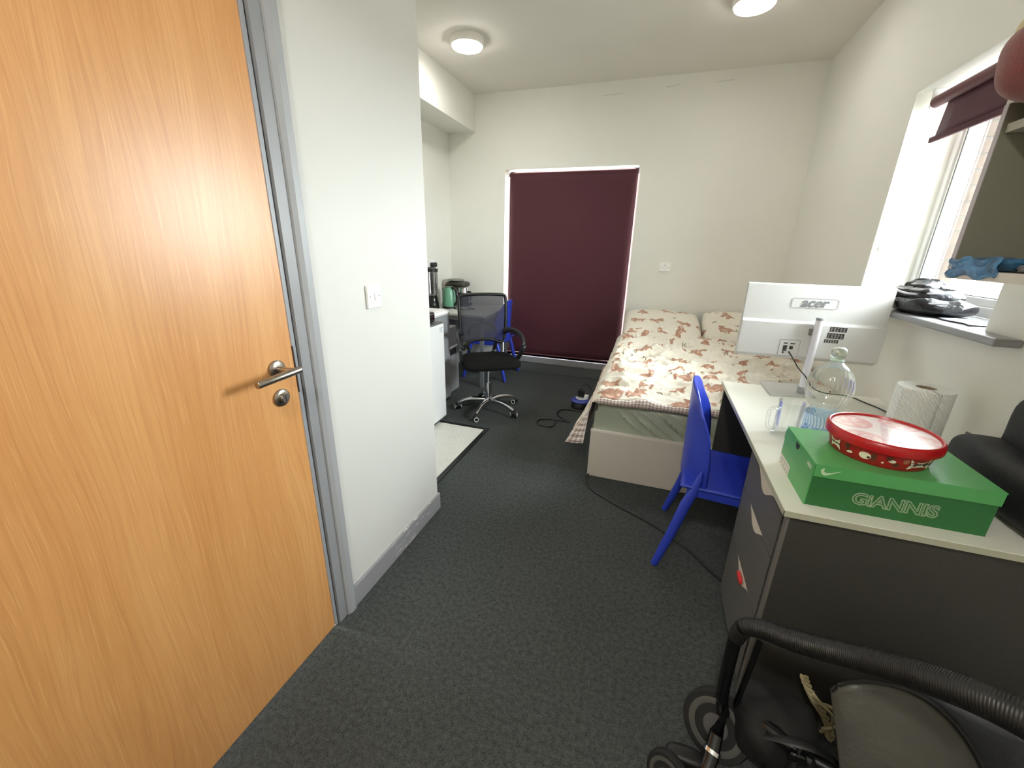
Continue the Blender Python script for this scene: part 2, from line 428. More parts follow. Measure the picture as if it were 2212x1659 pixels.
struct('floor_vinyl', Bx(XA, -1.19, YP, 2.84, 0, .004), M_vinyl)
struct('trim_2', Bx(-1.192, -1.158, YP, 2.87, 0, .007).box(XA, -1.192, 2.838, 2.87, 0, .007), M_black)
# skirtings
def skirt_poly(name, x0, x1, y0, y1, h, mt):
    return struct(name, Bx(x0, x1, y0, y1, 0, h), mt, bevel=.003)
skirt_poly('baseboard_left', XL, XL+.012, 1.036, YP+.012, .10, M_skirt)
skirt_poly('baseboard_end', XL-.12, XL, YP, YP+.012, .10, M_skirt)
skirt_poly('baseboard_back', -1.86, -.28, YB-.018, YB, .107, M_greyd)
skirt_poly('baseboard_right', XR-.016, XR, YK, 2.43, .10, M_greyd)
skirt_poly('baseboard_alcove', XA, XA+.016, 3.8, YB, .10, M_greyd)

# window in the back wall behind the blind
w2 = struct('window_2', Bx(BX0, BX0+.06, Y2-.07, Y2-.01, BZ0, BZ1).box(BX1-.06, BX1, Y2-.07, Y2-.01, BZ0, BZ1).box(BX0, BX1, Y2-.07, Y2-.01, BZ0, BZ0+.06).box(BX0, BX1, Y2-.07, Y2-.01, BZ1-.06, BZ1), M_white)
obj('pane', Bx(BX0+.06, BX1-.06, Y2-.045, Y2-.035, BZ0+.06, BZ1-.06), M_glass, w2)
obj('sill', Bx(BX0-.02, BX1+.02, YB-.03, Y2-.07, BZ0-.07, BZ0), M_grey, w2, bevel=.006)
# window in the right wall
FX0, FX1 = 1.365, 1.425
w1 = struct('window_1', Bx(FX0, FX1, WY0, WY0+.045, WZ0, WZ1).box(FX0, FX1, WY1-.045, WY1, WZ0, WZ1).box(FX0, FX1, WY0, WY1, WZ0+.02, WZ0+.065).box(FX0, FX1, WY0, WY1, WZ1-.045, WZ1), M_white, bevel=.004)
g = G(); a0, a1, c0, c1 = WY0+.045, WY1-.045, WZ0+.065, WZ1-.045
for a in ((FX0+.01, FX1, a0, a0+.035, c0, c1), (FX0+.01, FX1, a1-.035, a1, c0, c1), (FX0+.01, FX1, a0, a1, c0, c0+.035), (FX0+.01, FX1, a0, a1, c1-.035, c1)): g.box(*a)
obj('sash', g, M_white, w1, bevel=.004)
g = G()
for a in ((FX0+.02, FX1-.01, a0+.035, a0+.041, c0, c1), (FX0+.004, FX1-.01, a1-.041, a1-.030, c0+.035, c1-.035), (FX0+.02, FX1-.01, a0, a1, c0+.035, c0+.039)): g.box(*a)
obj('gasket', g, M_greyd, w1)
obj('pane', Bx(FX0+.03, FX0+.036, a0+.035, a1-.035, c0+.035, c1-.035), M_glass, w1)
obj('window_sill', Bx(1.072, XR, 1.745, 3.10, 1.172, 1.20).box(XR, FX0+.01, WY0, WY1, 1.172, 1.20), M_grey, w1, bevel=.007)

# outer leaf: brick quoin beyond the glass, each brick a part
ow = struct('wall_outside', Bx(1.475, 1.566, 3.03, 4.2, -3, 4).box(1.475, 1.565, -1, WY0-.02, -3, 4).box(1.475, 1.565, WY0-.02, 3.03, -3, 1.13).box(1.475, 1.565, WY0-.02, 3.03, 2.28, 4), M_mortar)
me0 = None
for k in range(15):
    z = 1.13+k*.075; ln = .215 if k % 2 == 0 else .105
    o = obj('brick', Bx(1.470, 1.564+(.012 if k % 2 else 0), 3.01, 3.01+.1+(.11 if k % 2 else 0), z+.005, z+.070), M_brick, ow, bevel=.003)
# a pale building and the ground far outside
struct('ground_outside', Bx(1.6, 60, -20, 60, -3.2, -3), mat('pale_paving', (120, 118, 114), .9))
hb = thing('brick_house', 'pale overexposed house seen through the lower part of the window', 'house', (22, 34, -3))
obj('wall', Bx(20, 26, 22, 48, -3, 1.0), mat('pale_render', (214, 206, 200), .9), hb)
g = G(); g.prism([(0, 0), (6.6, 0), (3.3, 1.6)], lambda a, b, t: (19.7+a, t, 1.0+b), 21.7, 48.3); obj('roof', g, mat('pale_roof', (180, 176, 176), .9), hb)
for k in range(6):
    f = obj('window', Bx(19.93, 20, 24+k*4, 25.6+k*4, -1.2, .2), M_white, hb); obj('pane', Bx(19.91, 19.93, 24.15+k*4, 25.45+k*4, -1.05, .05), M_silver, f)

# ------------------------------------------------------------------ DOOR (closed, in the left partition)
d1 = bpy.data.objects.new('door_1', None); COL.objects.link(d1); d1.location = (XL, .42, 0); d1['kind'] = 'structure'
leaf = obj('door_leaf', Bx(XL-.05, XL-.004, -.08, .933, .006, 2.10), M_door, d1, bevel=.001)
g = G(); g.box(XL-.12, XL-.018, .9385, 1.0, 0, 2.12); obj('door_stop', Bx(XL-.05, XL-.006, .9385, .951, 0, 2.12), mat('light_grey_stop', (150, 153, 158), .4), d1)
obj('smoke_seal', Bx(XL-.05, XL-.012, .951, .958, 0, 2.12), M_black, d1)
fr = G()
fr.box(XL-.12, XL+.002, .958, .998, 0, 2.16).box(XL-.12, XL+.002, -.12, -.085, 0, 2.16).box(XL-.12, XL+.002, -.12, 1.03, 2.12, 2.16)
obj('door_frame', fr, M_grey, d1)
g = G(); g.prism([(0, .996), (.009, .998), (.016, 1.012), (.016, 1.036), (0, 1.038)], lambda a, b, t: (XL+a, b, t), 0, 2.2); obj('architrave', g, mat('grey_architrave_paint', (164, 166, 169), .36), d1)
# lever handle on its rose, thumb-turn below, latch plate
h = obj('handle_rose', G().lathe([(.027, 0), (.027, .006), (.024, .009), (.011, .010)], (XL-.004, .868, 1.09), (1, 0, 0), 32), M_steel, d1, smooth=True)
lv = spline([(XL+.0, .868, 1.09), (XL+.04, .868, 1.09), (XL+.055, .872, 1.09)], 4)
obj('handle_neck', G().tube(lv, .0095, 14), M_steel, h, smooth=True)
g = G().tube([(XL+.058, .897, 1.088), (XL+.058, .895, 1.088), (XL+.058, .752, 1.083), (XL+.058, .750, 1.083)], [.007, .0105, .0105, .009], 18)
obj('lever', g, M_steel, h, smooth=True)
k_ = obj('lock_rose', G().lathe([(.027, 0), (.027, .006), (.024, .009), (.016, .010)], (XL-.004, .868, 1.00), (1, 0, 0), 32), M_steel, d1, smooth=True)
obj('coin_turn', G().lathe([(.015, .009), (.015, .017), (.012, .020)], (XL-.004, .868, 1.00), (1, 0, 0), 28), M_steel, k_, smooth=True)
obj('turn_slot', Bx(XL+.0155, XL+.0168, .8672, .8688, .990, 1.010), M_black, k_)
obj('latch_plate', Bx(XL-.006, XL-.0025, .9345, .9385, .995, 1.145), mat('bronze_latch', (74, 60, 52), .4, .7), d1)

# light switch, socket
sw = thing('light_switch', 'white square light switch on the partition beside the door frame', 'switch', (XL, 1.36, 1.25))
obj('plate', Bx(XL, XL+.011, 1.296, 1.380, 1.212, 1.300), M_white, sw, bevel=.004)
g = G(); g.prism([(.011, 1.243), (.0165, 1.243), (.012, 1.272), (.011, 1.272)], lambda a, b, t: (XL+a, t, b), 1.336, 1.356); obj('rocker', g, M_white, sw)
for y in (1.311, 1.366): obj('screw', G().lathe([(.0028, 0), (.0028, .0008)], (XL+.011, y, 1.257), (1, 0, 0), 10), M_steel, sw)
so = thing('wall_socket', 'small white socket plate on the back wall above the bed', 'socket', (.077, YB, 1.285))
obj('plate', Bx(.022, .132, YB-.010, YB, 1.240, 1.330), M_white, so, bevel=.004)
for x in (.045, .109): obj('screw', G().lathe([(.004, 0), (.004, .001)], (x, YB-.010, 1.285), (0, -1, 0), 10), M_steel, so)
for hb_x in ((.072, .082, 1.300, 1.306), (.062, .068, 1.276, 1.28), (.086, .092, 1.276, 1.28)): obj('pin_hole', Bx(hb_x[0], hb_x[1], YB-.0108, YB-.0099, hb_x[2], hb_x[3]), M_greyd, so)

# ------------------------------------------------------------------ CEILING LIGHTS
def lamp(x, y, label, M_lamp=M_lamp):
    t = thing('ceiling_light', label, 'ceiling light', (x, y, ZC), 0)
    obj('housing', G().lathe([(.128, 0), (.130, -.004), (.130, -.040), (.124, -.050), (.118, -.052)], (x, y, ZC), seg=48), mat('lamp_housing', (236, 232, 224), .4), t, smooth=True)
    obj('diffuser', G().lathe([(.117, -.0522), (.113, -.060), (.085, -.064), (.02, -.066)], (x, y, ZC), seg=48), M_lamp, t, smooth=True)
    return t
lamp(-1.60, 3.48, 'round white flush ceiling light, lit, near the boxed duct on the left')
lamp(.375, 3.47, 'round white flush ceiling light, lit, cut by the top edge of the photo', M_lamp_far)
for p in ((-.15, -.75),):
    lamp(*p, 'round white flush ceiling light over the entrance, behind the camera', M_lamp_near)

# ------------------------------------------------------------------ BLINDS
b = thing('roller_blind', 'closed full-height maroon roller blind covering the back window', 'blind', (-.98, YB+.03, 2.2))
def sag(u, v):
    x = -1.640+u*1.352; z = .222+v*1.985; c = math.sin(math.pi*u)
    return (x, YB+.024+.010*c*math.sin(math.pi*(1-v))**2-.006*math.cos(math.pi*2*u)*(1-v)*.5, z-.006*(1-v)*(c-.5))
obj('blind_fabric', G().grid(sag, 24, 30), M_maroon, b, smooth=True, solid=.0012)
obj('roller_tube', G().tube([(-1.655, YB+.055, 2.195), (-.285, YB+.055, 2.195)], .021, 16), M_maroon2, b, smooth=True)
obj('bottom_bar', G().tube([(-1.642, YB+.024, .214), (-.286, YB+.024, .214)], .008, 8), M_maroon2, b, smooth=True)
obj('bracket', Bx(-1.672, -1.655, YB+.03, YB+.08, 2.165, 2.238), M_white, b); obj('bracket', Bx(-.287, -.274, YB+.03, YB+.08, 2.165, 2.238), M_white, b)
ch = [(-1.668, YB+.012, 2.19), (-1.672, YB+.004, 1.9), (-1.682, YB+.002, 1.6), (-1.676, YB+.006, 1.35)]
obj('pull_chain', G().tube(ch, .0022, 6).lathe([(.010, 0), (.010, .006)], (-1.678, YB-.001, 1.36), (0, -1, 0), 12), M_white, b)
b = thing('roller_blind', 'maroon roller blind rolled nearly to the top of the side window', 'blind', (1.205, 2.4, 2.17))
obj('roller_tube', G().tube([(1.215, 1.96, 2.178), (1.215, 2.915, 2.178)], .026, 20), M_maroon2, b, smooth=True)
obj('blind_fabric', G().grid(lambda u, v: (1.228-.014*(1-v), 1.965+u*.865, 2.005+v*.172), 10, 6), M_maroon, b, solid=.0014, smooth=True)
obj('bottom_bar', Bx(1.206, 1.220, 1.955, 2.862, 1.985, 2.010), M_maroon, b, bevel=.003)
obj('bracket', Bx(1.195, 1.245, 2.916, 2.930, 2.15, 2.236), M_white, b)
obj('pull_cord', G().tube([(1.200, 2.962, 2.17), (1.186, 2.966, 1.50)], .0018, 6).tube([(1.238, 2.93, 2.17), (1.200, 2.966, 1.50)], .0018, 6), M_white, b)
obj('cord_tensioner', G().lathe([(.018, 0), (.018, .010), (.012, .014)], (1.193, 2.972, 1.484), (0, -1, 0), 20), M_white, b, smooth=True)

# ------------------------------------------------------------------ BED
BXL, BXR, BY0, BY1 = -.275, XR-.004, 2.445, YB-.004
bed = thing('bed', 'double divan bed base with taupe foot panel under the bear print duvet', 'bed', (.43, 3.5, 0))
obj('foot_panel', Bx(BXL, BXR, BY0, BY0+.022, 0, .325), M_bed, bed, bevel=.002)
obj('panel_edging', Bx(BXL-.001, BXR, BY0-.001, BY0+.023, .325, .337), M_bedlip, bed)
obj('side_panel', Bx(BXL, BXL+.022, BY0+.022, BY1, 0, .336), M_bed, bed)
obj('slat_deck', Bx(BXL+.022, BXR, BY0+.022, BY1, .26, .298), M_beige, bed)
def matt_front(q):
    return q
g = G()
def mfn(u, v):      # rounded mattress shell with slanting satin creases on the foot end
    # v runs: bottom front -> up the foot face -> over the top
    x = BXL+.012+u*(BXR-BXL-.024); L = .225; r = .045
    s = v*(L+.4)
    if s < L-r: y, z = BY0+.026, .30+s
    elif s < L-r+r*math.pi/2: a = (s-(L-r))/r; y, z = BY0+.026+r*(1-math.cos(a)), .30+L-r+r*math.sin(a)
    else: y, z = BY0+.026+r+(s-(L-r+r*math.pi/2)), .30+L
    if s < L:
        w = 0
        for c0, wd, am in ((.10, .020, .010), (.19, .016, .012), (.27, .022, .011), (.37, .018, .014), (.46, .03, .010), (.58, .02, .012), (.72, .03, .01), (.9, .02, .01), (1.1, .03, .01)):
            t = (x-BXL)-(c0+.28*(1-s/L)); w += 2.4*am*math.exp(-(t/(wd*.6))**2)
        w += .004*noise.noise(Vector((x*7, z*12, 0)))
        y -= w*math.sin(math.pi*min(1, s/L+.05))*.9-.002
    cr = min(1, u/.04); x += (1-cr)*(.02 if s > L-.06 else 0)
    return (x, y, z)
sh = obj('mattress', g.grid(mfn, 150, 60), M_satin, bed, smooth=True, label='mattress under a shiny sage green satin sheet')
g = Bx(BXL+.012, BXR, BY0+.06, BY1, .30, .522); obj('mattress_core', g, M_satin, bed, bevel=.03)

# duvet: closed quilted solid; print on top, gingham underneath
def dwr(x, y, amp=1.0):
    p = Vector((x, y, 0))
    w = .030*noise.noise(Vector((x*2.4, y*4.5, 1.3)))+.012*noise.noise(Vector((x*7, y*15, 4.1)))
    w += .022*(1-abs(noise.noise(Vector((x*3.5-y*2.2, y*9.0+x*1.5, 8.2)))))**5
    w += .020*(1-abs(noise.noise(Vector((x*2.4+y*3.5, y*6.0, 3.7)))))**7
    w += .014*(1-abs(noise.noise(Vector((x*9.0+y*2.5, y*17.0, 6.1)))))**6
    return w*amp*1.5
DY0, DY1 = 2.425, 4.02
def duv(u, v):
    y = DY0+v*(DY1-DY0)
    s = u*2.02                                  # arc length from the right wall towards the left drape
    top = .585+.03*min(1, v*3)+.035*max(0, (v-.6)/.4)**1.5
    if v < .03: top -= .02*(1-v/.03)
    xe = BXL-.01; L1 = XR-.012-xe
    fr = max(0., 1-v*2.0)                       # the foot corner flares outwards
    drop = .315-.06*v+.03*noise.noise(Vector((0, y*4, 2)))
    r = .07
    if s < L1-r: x, z = XR-.012-s, top
    elif s < L1-r+r*math.pi/2:
        a = (s-(L1-r))/r; x, z = xe+r-r*math.sin(a), top-r+r*math.cos(a)
    else:
        k = (s-(L1-r+r*math.pi/2))/(2.02-(L1-r+r*math.pi/2)); ang = .12+.38*fr+.05*noise.noise(Vector((y*3, 0, 5)))
        x = xe-math.sin(ang)*drop*k-.022*math.sin(y*19+k*1.5)*k*(1-.6*fr); z = top-r-math.cos(ang)*drop*k
    side = max(0, min(1, (s-(L1-.12))/.1))
    z += dwr(x, y)*(1-side*.7)*min(1, .45+v*5)
    if s < .02: z -= .02
    y2 = y+.010*math.sin(x*9)*(1-v)+.034*min(1, max(0, (x-.30)/.12))*(1-v)
    return Vector((x, y2, z))
NU, NV = 190, 150
g = G().grid(lambda u, v: duv(u, v), NU, NV, uvf=lambda u, v: (u*2.02, v*1.95))
def plane_under(u, v):
    p = duv(u, v); s = u*2.02; L1 = XR-.012-BXL+.01
    if s < L1-.03: return Vector((p.x, p.y+.004, .53 if v < .9 else .53))
    k = min(1, max(0, (s-(L1-.03))/(2.02-(L1-.03))))
    x = max(p.x+.010, BXL-.014-.03*k) if k > 0 else p.x
    return Vector((min(BXL-.012, x) if k > .05 else p.x, p.y+.004, min(p.z-.004*(1-k), .535) if k < .05 else p.z+.004))
duvet = thing('duvet', 'cream duvet with brown bear print spread over the bed, gingham underside at the foot', 'duvet', (.4, 3.3, .53))
obj('duvet_cover', g, M_print, duvet, smooth=True, solid=.004)
# foot rim and the folded inner corner in gingham
def rim(u, v):
    p = duv(u*.995, 0); q = plane_under(u*.995, 0)
    b = .010*math.sin(math.pi*v)+.003*math.sin(u*150)
    r = p.lerp(q, v); return (r.x, p.y-.003-b+.012*v, r.z)
obj('duvet_underside', G().grid(rim, 200, 8, uvf=lambda u, v: (u*2.02, v*.07)), M_ging, duvet, smooth=True, solid=.004, label='pink and brown gingham check underside')
def inner(u, v):
    a = .70+u*.295; p = duv(a, v*.4); q = plane_under(a, v*.4); r = p.lerp(q, .96); return (r.x, r.y+.004, r.z)
obj('duvet_lining', G().grid(inner, 50, 30, uvf=lambda u, v: (u*.6, v*.8)), M_ging, duvet, smooth=True, solid=.003, label='pink and brown gingham check underside')
# round button-like tag on the duvet
tg = tag(obj('remote_disc', G().lathe([(.022, 0), (.026, .004), (.024, .010), (.008, .012)], (-.165, 3.30, .640), (-.2, -.3, 1), 24), M_white, smooth=True), 'small round white disc lying on the duvet near its left edge', 'disc')

# pillows
def pillow(name, c, r, rot, label, tilt=0):
    t = thing(name, label, 'pillow', c, rot, None); t.rotation_euler = (tilt, 0, rot)
    def fn(u, v):
        a = u*2-1; b_ = v*2-1
        e = (max(0, 1-abs(a)**3.2)*max(0, 1-abs(b_)**3.2))**.42
        k = 1-.06*(abs(a)**2*abs(b_)**2)
        return (a*r[0]*(1-.05*b_*b_), b_*r[1]*(1-.06*a*a), r[2]*e+.010*noise.noise(Vector((a*3, b_*3, c[0]*5)))*e)
    obj('pillow_front', G().grid(fn, 44, 34, uvf=lambda u, v: (u*r[0]*2+c[0]*3, v*r[1]*2+c[0]*5+.3)), M_print, t, local=True, smooth=True)
    obj('pillow_back', G().grid(lambda u, v: (fn(u, v)[0], fn(u, v)[1], -fn(u, v)[2]*.6), 30, 24, uvf=lambda u, v: (u*r[0]*2, v*r[1]*2)), M_ging, t, local=True, smooth=True)
    return t
pillow('pillow', (.112, 4.275, .742), (.360, .305, .085), .03, 'bear print pillow at the left of the bed head, against the back wall', math.radians(14))
pillow('pillow', (.805, 4.33, .735), (.318, .27, .080), -.03, 'bear print pillow at the right of the bed head, in the corner', math.radians(26))

# ------------------------------------------------------------------ DESK
DX, DYN, DYF, DZ = .426, 1.172, 2.437, .761
desk = thing('desk', 'long desk with cream worktop and charcoal end panels along the window wall', 'desk', (.8, 1.8, 0))
obj('worktop', Bx(DX+.0015, XR-.003, DYN+.0015, DYF, DZ-.020, DZ), M_desk, desk, bevel=.001)
obj('worktop_edging', Bx(DX, DX+.0014, DYN, DYF, DZ-.019, DZ-.001).box(DX, XR-.003, DYN, DYN+.0014, DZ-.019, DZ-.001), M_deske, desk)
obj('end_panel', Bx(DX+.024, XR-.018, DYN+.016, DYN+.034, 0, DZ-.020), M_gdark, desk)
obj('panel_edge', Bx(DX+.016, DX+.024, DYN+.016, DYN+.034, 0, DZ-.020), mat('grey_edging', (104, 101, 97), .5), desk)
obj('end_panel', Bx(DX+.016, XR-.018, DYF-.024, DYF-.006, 0, DZ-.020), M_gdark, desk)
obj('back_panel', Bx(XR-.10, XR-.082, DYN+.034, DYF-.024, .3, DZ-.020), M_gdark, desk)
ped = thing('drawer_unit', 'grey three-drawer pedestal with wavy cut-out grips under the near desk end', 'drawers', (.7, 1.43, 0))
obj('carcass', Bx(DX+.036, XR-.11, 1.220, 1.640, .05, DZ-.022), M_gdark, ped)
obj('side_panel', Bx(DX+.030, XR-.11, 1.640, 1.652, .03, DZ-.022), M_gdark, ped)
obj('plinth', Bx(DX+.05, XR-.15, 1.24, 1.63, 0, .05), M_black, ped)
def front(z0, z1):
    ya, yb = 1.222, 1.650; yc0, yc1 = 1.325, 1.535
    top = [(yb, z1)]
    for k in range(17):
        t = k/16; y = yc1+(yc0-yc1)*t
        # asymmetric wave scoop
        d = math.sin(math.pi*min(1, t))**1.6*.046
        top.append((y, z1-d))
    poly = [(ya, z0), (yb, z0)]+top+[(ya, z1)]
    dr = obj('drawer', G().prism(poly, lambda a, b_, t: (t, a, b_), DX+.015, DX+.0175), M_drawer, ped)
    obj('grip_recess', Bx(DX+.0176, DX+.0195, yc0-.01, yc1+.01, z1-.05, z1+.002), M_beige, dr, label='pale beige grip recess')
    obj('drawer_core', Bx(DX+.0196, DX+.033, ya, yb, z0, z1-.002), M_drawer, dr)
    lip = [(DX+.0153, yc1+(yc0-yc1)*k/16, z1-.0465*math.sin(math.pi*k/16)**1.6) for k in range(17)]
    return dr
front(.560, .712); front(.325, .556); front(.035, .320)
rg = tag(obj('plastic_tag', G().blob((DX+.010, 1.425, .296), (.006, .032, .011), 16, 8, 3), mat('red_tag', (206, 36, 44), .4), smooth=True), 'small red plastic tag stuck in the grip of the lowest drawer', 'tag')

# ---- blue monobloc chairs
def blue_chair(name, loc, rz, label):
    t = thing(name, label, 'chair', loc, rz, 'blue plastic chairs')
    def back(u, v):
        s = u*2-1; w = .222*(1-.12*v*v)*(.88+.12*min(1, v*4)); cut = .26*abs(s)**3.2*v
        z = .425+.465*v*(1-cut)
        x = -.195+.110*abs(s)**2.0*(1-.50*v**3)-.012*v
        return (x, w*s, z)
    obj('backrest', G().grid(back, 28, 26), M_blue, t, local=True, smooth=True, solid=.011)
    def seat(u, v):
        s = u*2-1; x = -.19+v*.42; w = .222-.012*v
        z = .446-.010*(1-abs(s)**3)*math.sin(math.pi*v)+(-.022*max(0, v-.9)/.1)
        return (x, w*s, z)
    obj('seat', G().grid(seat, 20, 20), M_blue, t, local=True, smooth=True, solid=.010)
    g = G().box(-.16, .20, -.214, -.203, .402, .444).box(-.16, .20, .203, .214, .402, .444).box(.205, .216, -.20, .20, .402, .436)
    obj('seat_rail', g, M_blue, t, local=True, bevel=.003)
    for sy in (-1, 1):
        g = G().tube([(-.112, sy*.203, .53), (-.118, sy*.205, .49), (-.130, sy*.207, .43), (-.155, sy*.213, .35), (-.19, sy*.222, .2), (-.245, sy*.243, .004)], [.004, .014, .021, .024, .022, .017], 12, ref=(0, 1, 0)); obj('leg', g, M_blue, t, local=True, smooth=True)
        g = G().tube([(.175, sy*.19, .435), (.20, sy*.20, .36), (.272, sy*.228, .004)], [.023, .022, .016], 12, ref=(0, 1, 0)); obj('leg', g, M_blue, t, local=True, smooth=True)
    return t
blue_chair('plastic_chair', (.435, 1.952, 0), -.11, 'blue plastic chair tucked under the cream desk beside the drawers')
blue_chair('plastic_chair', (-1.705, 4.325, 0), math.pi, 'blue plastic chair at the far kitchen table in front of the maroon blind')

# ------------------------------------------------------------------ MONITOR
mo = thing('monitor', 'large white computer monitor seen from behind on the desk', 'monitor', (.76, 2.37, DZ))
MZ0, MZ1, MYB = .932, 1.306, 2.385; mx0, mx1 = .452, 1.066
g = G(); g.prism([(MYB, MZ0+.01), (MYB+.012, MZ0), (MYB+.030, MZ0), (MYB+.030, MZ1), (MYB+.010, MZ1), (MYB+.006, MZ1-.004), (MYB-.002, MZ0+.196), (MYB-.020, MZ0+.186), (MYB-.020, MZ0+.020)], lambda a, b_, t: (t, a, b_), mx0, mx1)
body = obj('casing', g, mat('off_white_casing', (203, 203, 201), .4), mo, bevel=.005)
obj('screen', Bx(mx0+.01, mx1-.01, MYB+.0302, MYB+.032, MZ0+.012, MZ1-.01), M_blackg, mo)
MY = MYB-.020
def rrect(cx, cy, w, h, r, n=5):
    pts = []
    for qx, qy, a0 in ((cx+w-r, cy+h-r, 0), (cx-w+r, cy+h-r, 90), (cx-w+r, cy-h+r, 180), (cx+w-r, cy-h+r, 270)):
        for k in range(n+1): a = math.radians(a0+90*k/n); pts.append((qx+r*math.cos(a), qy+r*math.sin(a)))
    return pts
yl = lambda z: MYB-.002+(z-(MZ0+.196))/(MZ1-.004-MZ0-.196)*.008
obj('logo_outline', G().tube([(x, yl(z)-.0016, z) for x, z in rrect(.756, 1.2175, .098, .0235, .010)], .0008, 5, closed=True), mat('pale_relief', (140, 140, 142), .4), mo)
g = text_geo('acer', .062, .0006, .25, offset=.0012, spacing=1.02); g = place(g, (.754, yl(1.22)-.0016, 1.2195), (1, 0, 0), (0, .055, 1)); obj('logo', g, M_grille, mo, label='grey raised logo letters')
g = G().box(.642, .728, MY-.0008, MY, .952, 1.034); pp = obj('port_panel', g, bpy.data.materials['off_white_casing'], mo, bevel=.001)
g = G().tube([(x, MY-.001, z) for x, z in rrect(.685, .993, .044, .042, .003)], .0008, 5, closed=True); obj('panel_groove', g, M_grille, mo)
for x, z, w, hh in ((.668, 1.016, .008, .003), (.698, 1.016, .010, .003), (.668, 1.000, .009, .005), (.668, .990, .009, .004), (.668, .980, .009, .004), (.664, .968, .004, .004), (.695, .995, .008, .008), (.690, .972, .004, .003)):
    obj('port', Bx(x-w, x+w, MY-.0018, MY-.0008, z-hh, z+hh), M_ink, pp)
for z0, z1, xa, xb in ((1.090, 1.113, .838, .908), (1.056, 1.083, .833, .903), (1.034, 1.051, .827, .885)):
    l_ = obj('rating_label', Bx(xa, xb, MY-.0010, MY, z0, z1), M_ink, mo, label='small black label with fine white print')
    g = G()
    for k in range(5):
        zz = z0+(z1-z0)*(.16+.17*k)
        for q in range(5): xx = xa+.004+(xb-xa)*.185*q; g.box(xx, xx+(xb-xa)*random.uniform(.05, .15), MY-.0014, MY-.0010, zz-.0005, zz+.0005)
    obj('fine_print', g, M_paper, l_)
# stand: sloping flat foot, round column, hinge
obj('stand_foot', G().prism([(.625, 2.255), (.835, 2.300), (.835, 2.345+.18), (.625, 2.49)], lambda a, b_, t: (a, b_, t), DZ, DZ+.008), mat('silver_white_foot', (188, 188, 184), .35, .2), mo, bevel=.002)
obj('stand_column', G().tube([(.781, 2.345, DZ+.008), (.781, 2.345, 1.150)], .017, 24), mat('white_silver_column', (222, 222, 228), .25, .15), mo, smooth=True)
obj('column_cap', G().lathe([(.017, 0), (.0175, .001), (.0175, .012), (.014, .014)], (.781, 2.345, 1.143), seg=24), M_silver, mo, smooth=True)
obj('column_collar', G().lathe([(.020, 0), (.020, .030), (.0172, .034)], (.781, 2.345, DZ+.008), seg=24), M_silver, mo, smooth=True)
obj('hinge', Bx(.752, .786, 2.345, MY, 1.066, 1.098), mat('grey_hinge', (120, 116, 112), .4), mo, bevel=.002)
cb = spline([(.690, MY-.002, .972), (.700, MY-.03, .955), (.735, 2.33, .905), (.775, 2.31, .862), (.83, 2.36, .80), (.90, 2.40, DZ+.006), (1.0, 2.40, DZ+.004), (1.045, 2.31, DZ+.004), (1.085, 2.20, DZ+.004), (1.10, 2.0, DZ+.004)], 8)
tag(obj('monitor_cable', G().tube(cb, .0028, 7), M_black, smooth=True), 'thin black cable running from the monitor back across the desk', 'cable')

# ------------------------------------------------------------------ BOTTLE, MUG, ROLL
bx, by = .690, 1.805
bo = thing('plastic_bottle', 'large clear ribbed plastic bottle with a blue label on the desk', 'bottle', (bx, by, DZ))
prof = [(.045, 0), (.056, .004), (.0585, .02), (.0585, .085), (.055, .098), (.047, .108), (.047, .114), (.058, .13), (.068, .15), (.0755, .18), (.0765, .205), (.072, .235), (.060, .262), (.042, .284), (.026, .297), (.019, .303), (.019, .316)]
def ribbed(profile, rib=.0016, nrib=14, seg=112):
    g = G(); rings = []
    for r, hh in profile:
        i = len(g.v); k0 = 1 if .11 < hh < .29 else 0
        for k in range(seg):
            t = 2*math.pi*k/seg; rr = r+k0*rib*(math.cos(t*nrib)**2*2-1)*math.sin(math.pi*(hh-.11)/.18)
            g.v.append((bx+rr*math.cos(t), by+rr*math.sin(t), DZ+.001+hh))
        rings.append(i)
    for a, b_ in zip(rings, rings[1:]): g.bridge(a, b_, seg)
    g.f.append(tuple(range(rings[0], rings[0]+seg))[::-1]); return g
pr2 = []
for (r0, h0), (r1, h1) in zip(prof, prof[1:]):
    for k in range(3): t = k/3; pr2.append((r0+(r1-r0)*t, h0+(h1-h0)*t))
pr2.append(prof[-1])
obj('bottle_body', ribbed(pr2), M_pet, bo, smooth=True)
obj('neck_ring', G().lathe([(.019, 0), (.023, .001), (.023, .004), (.019, .005)], (bx, by, DZ+.305), seg=28), mat('greenish_neck', (170, 190, 178), .3), bo, smooth=True)
obj('film_cap', G().blob((bx, by, DZ+.336), (.025, .024, .023), 22, 12, 2.6, lambda q: q*(1+.14*noise.noise(q*55))), clear('milky_film', (232, 238, 226), .3, .3), bo, smooth=True, label='milky plastic film twisted over the neck')
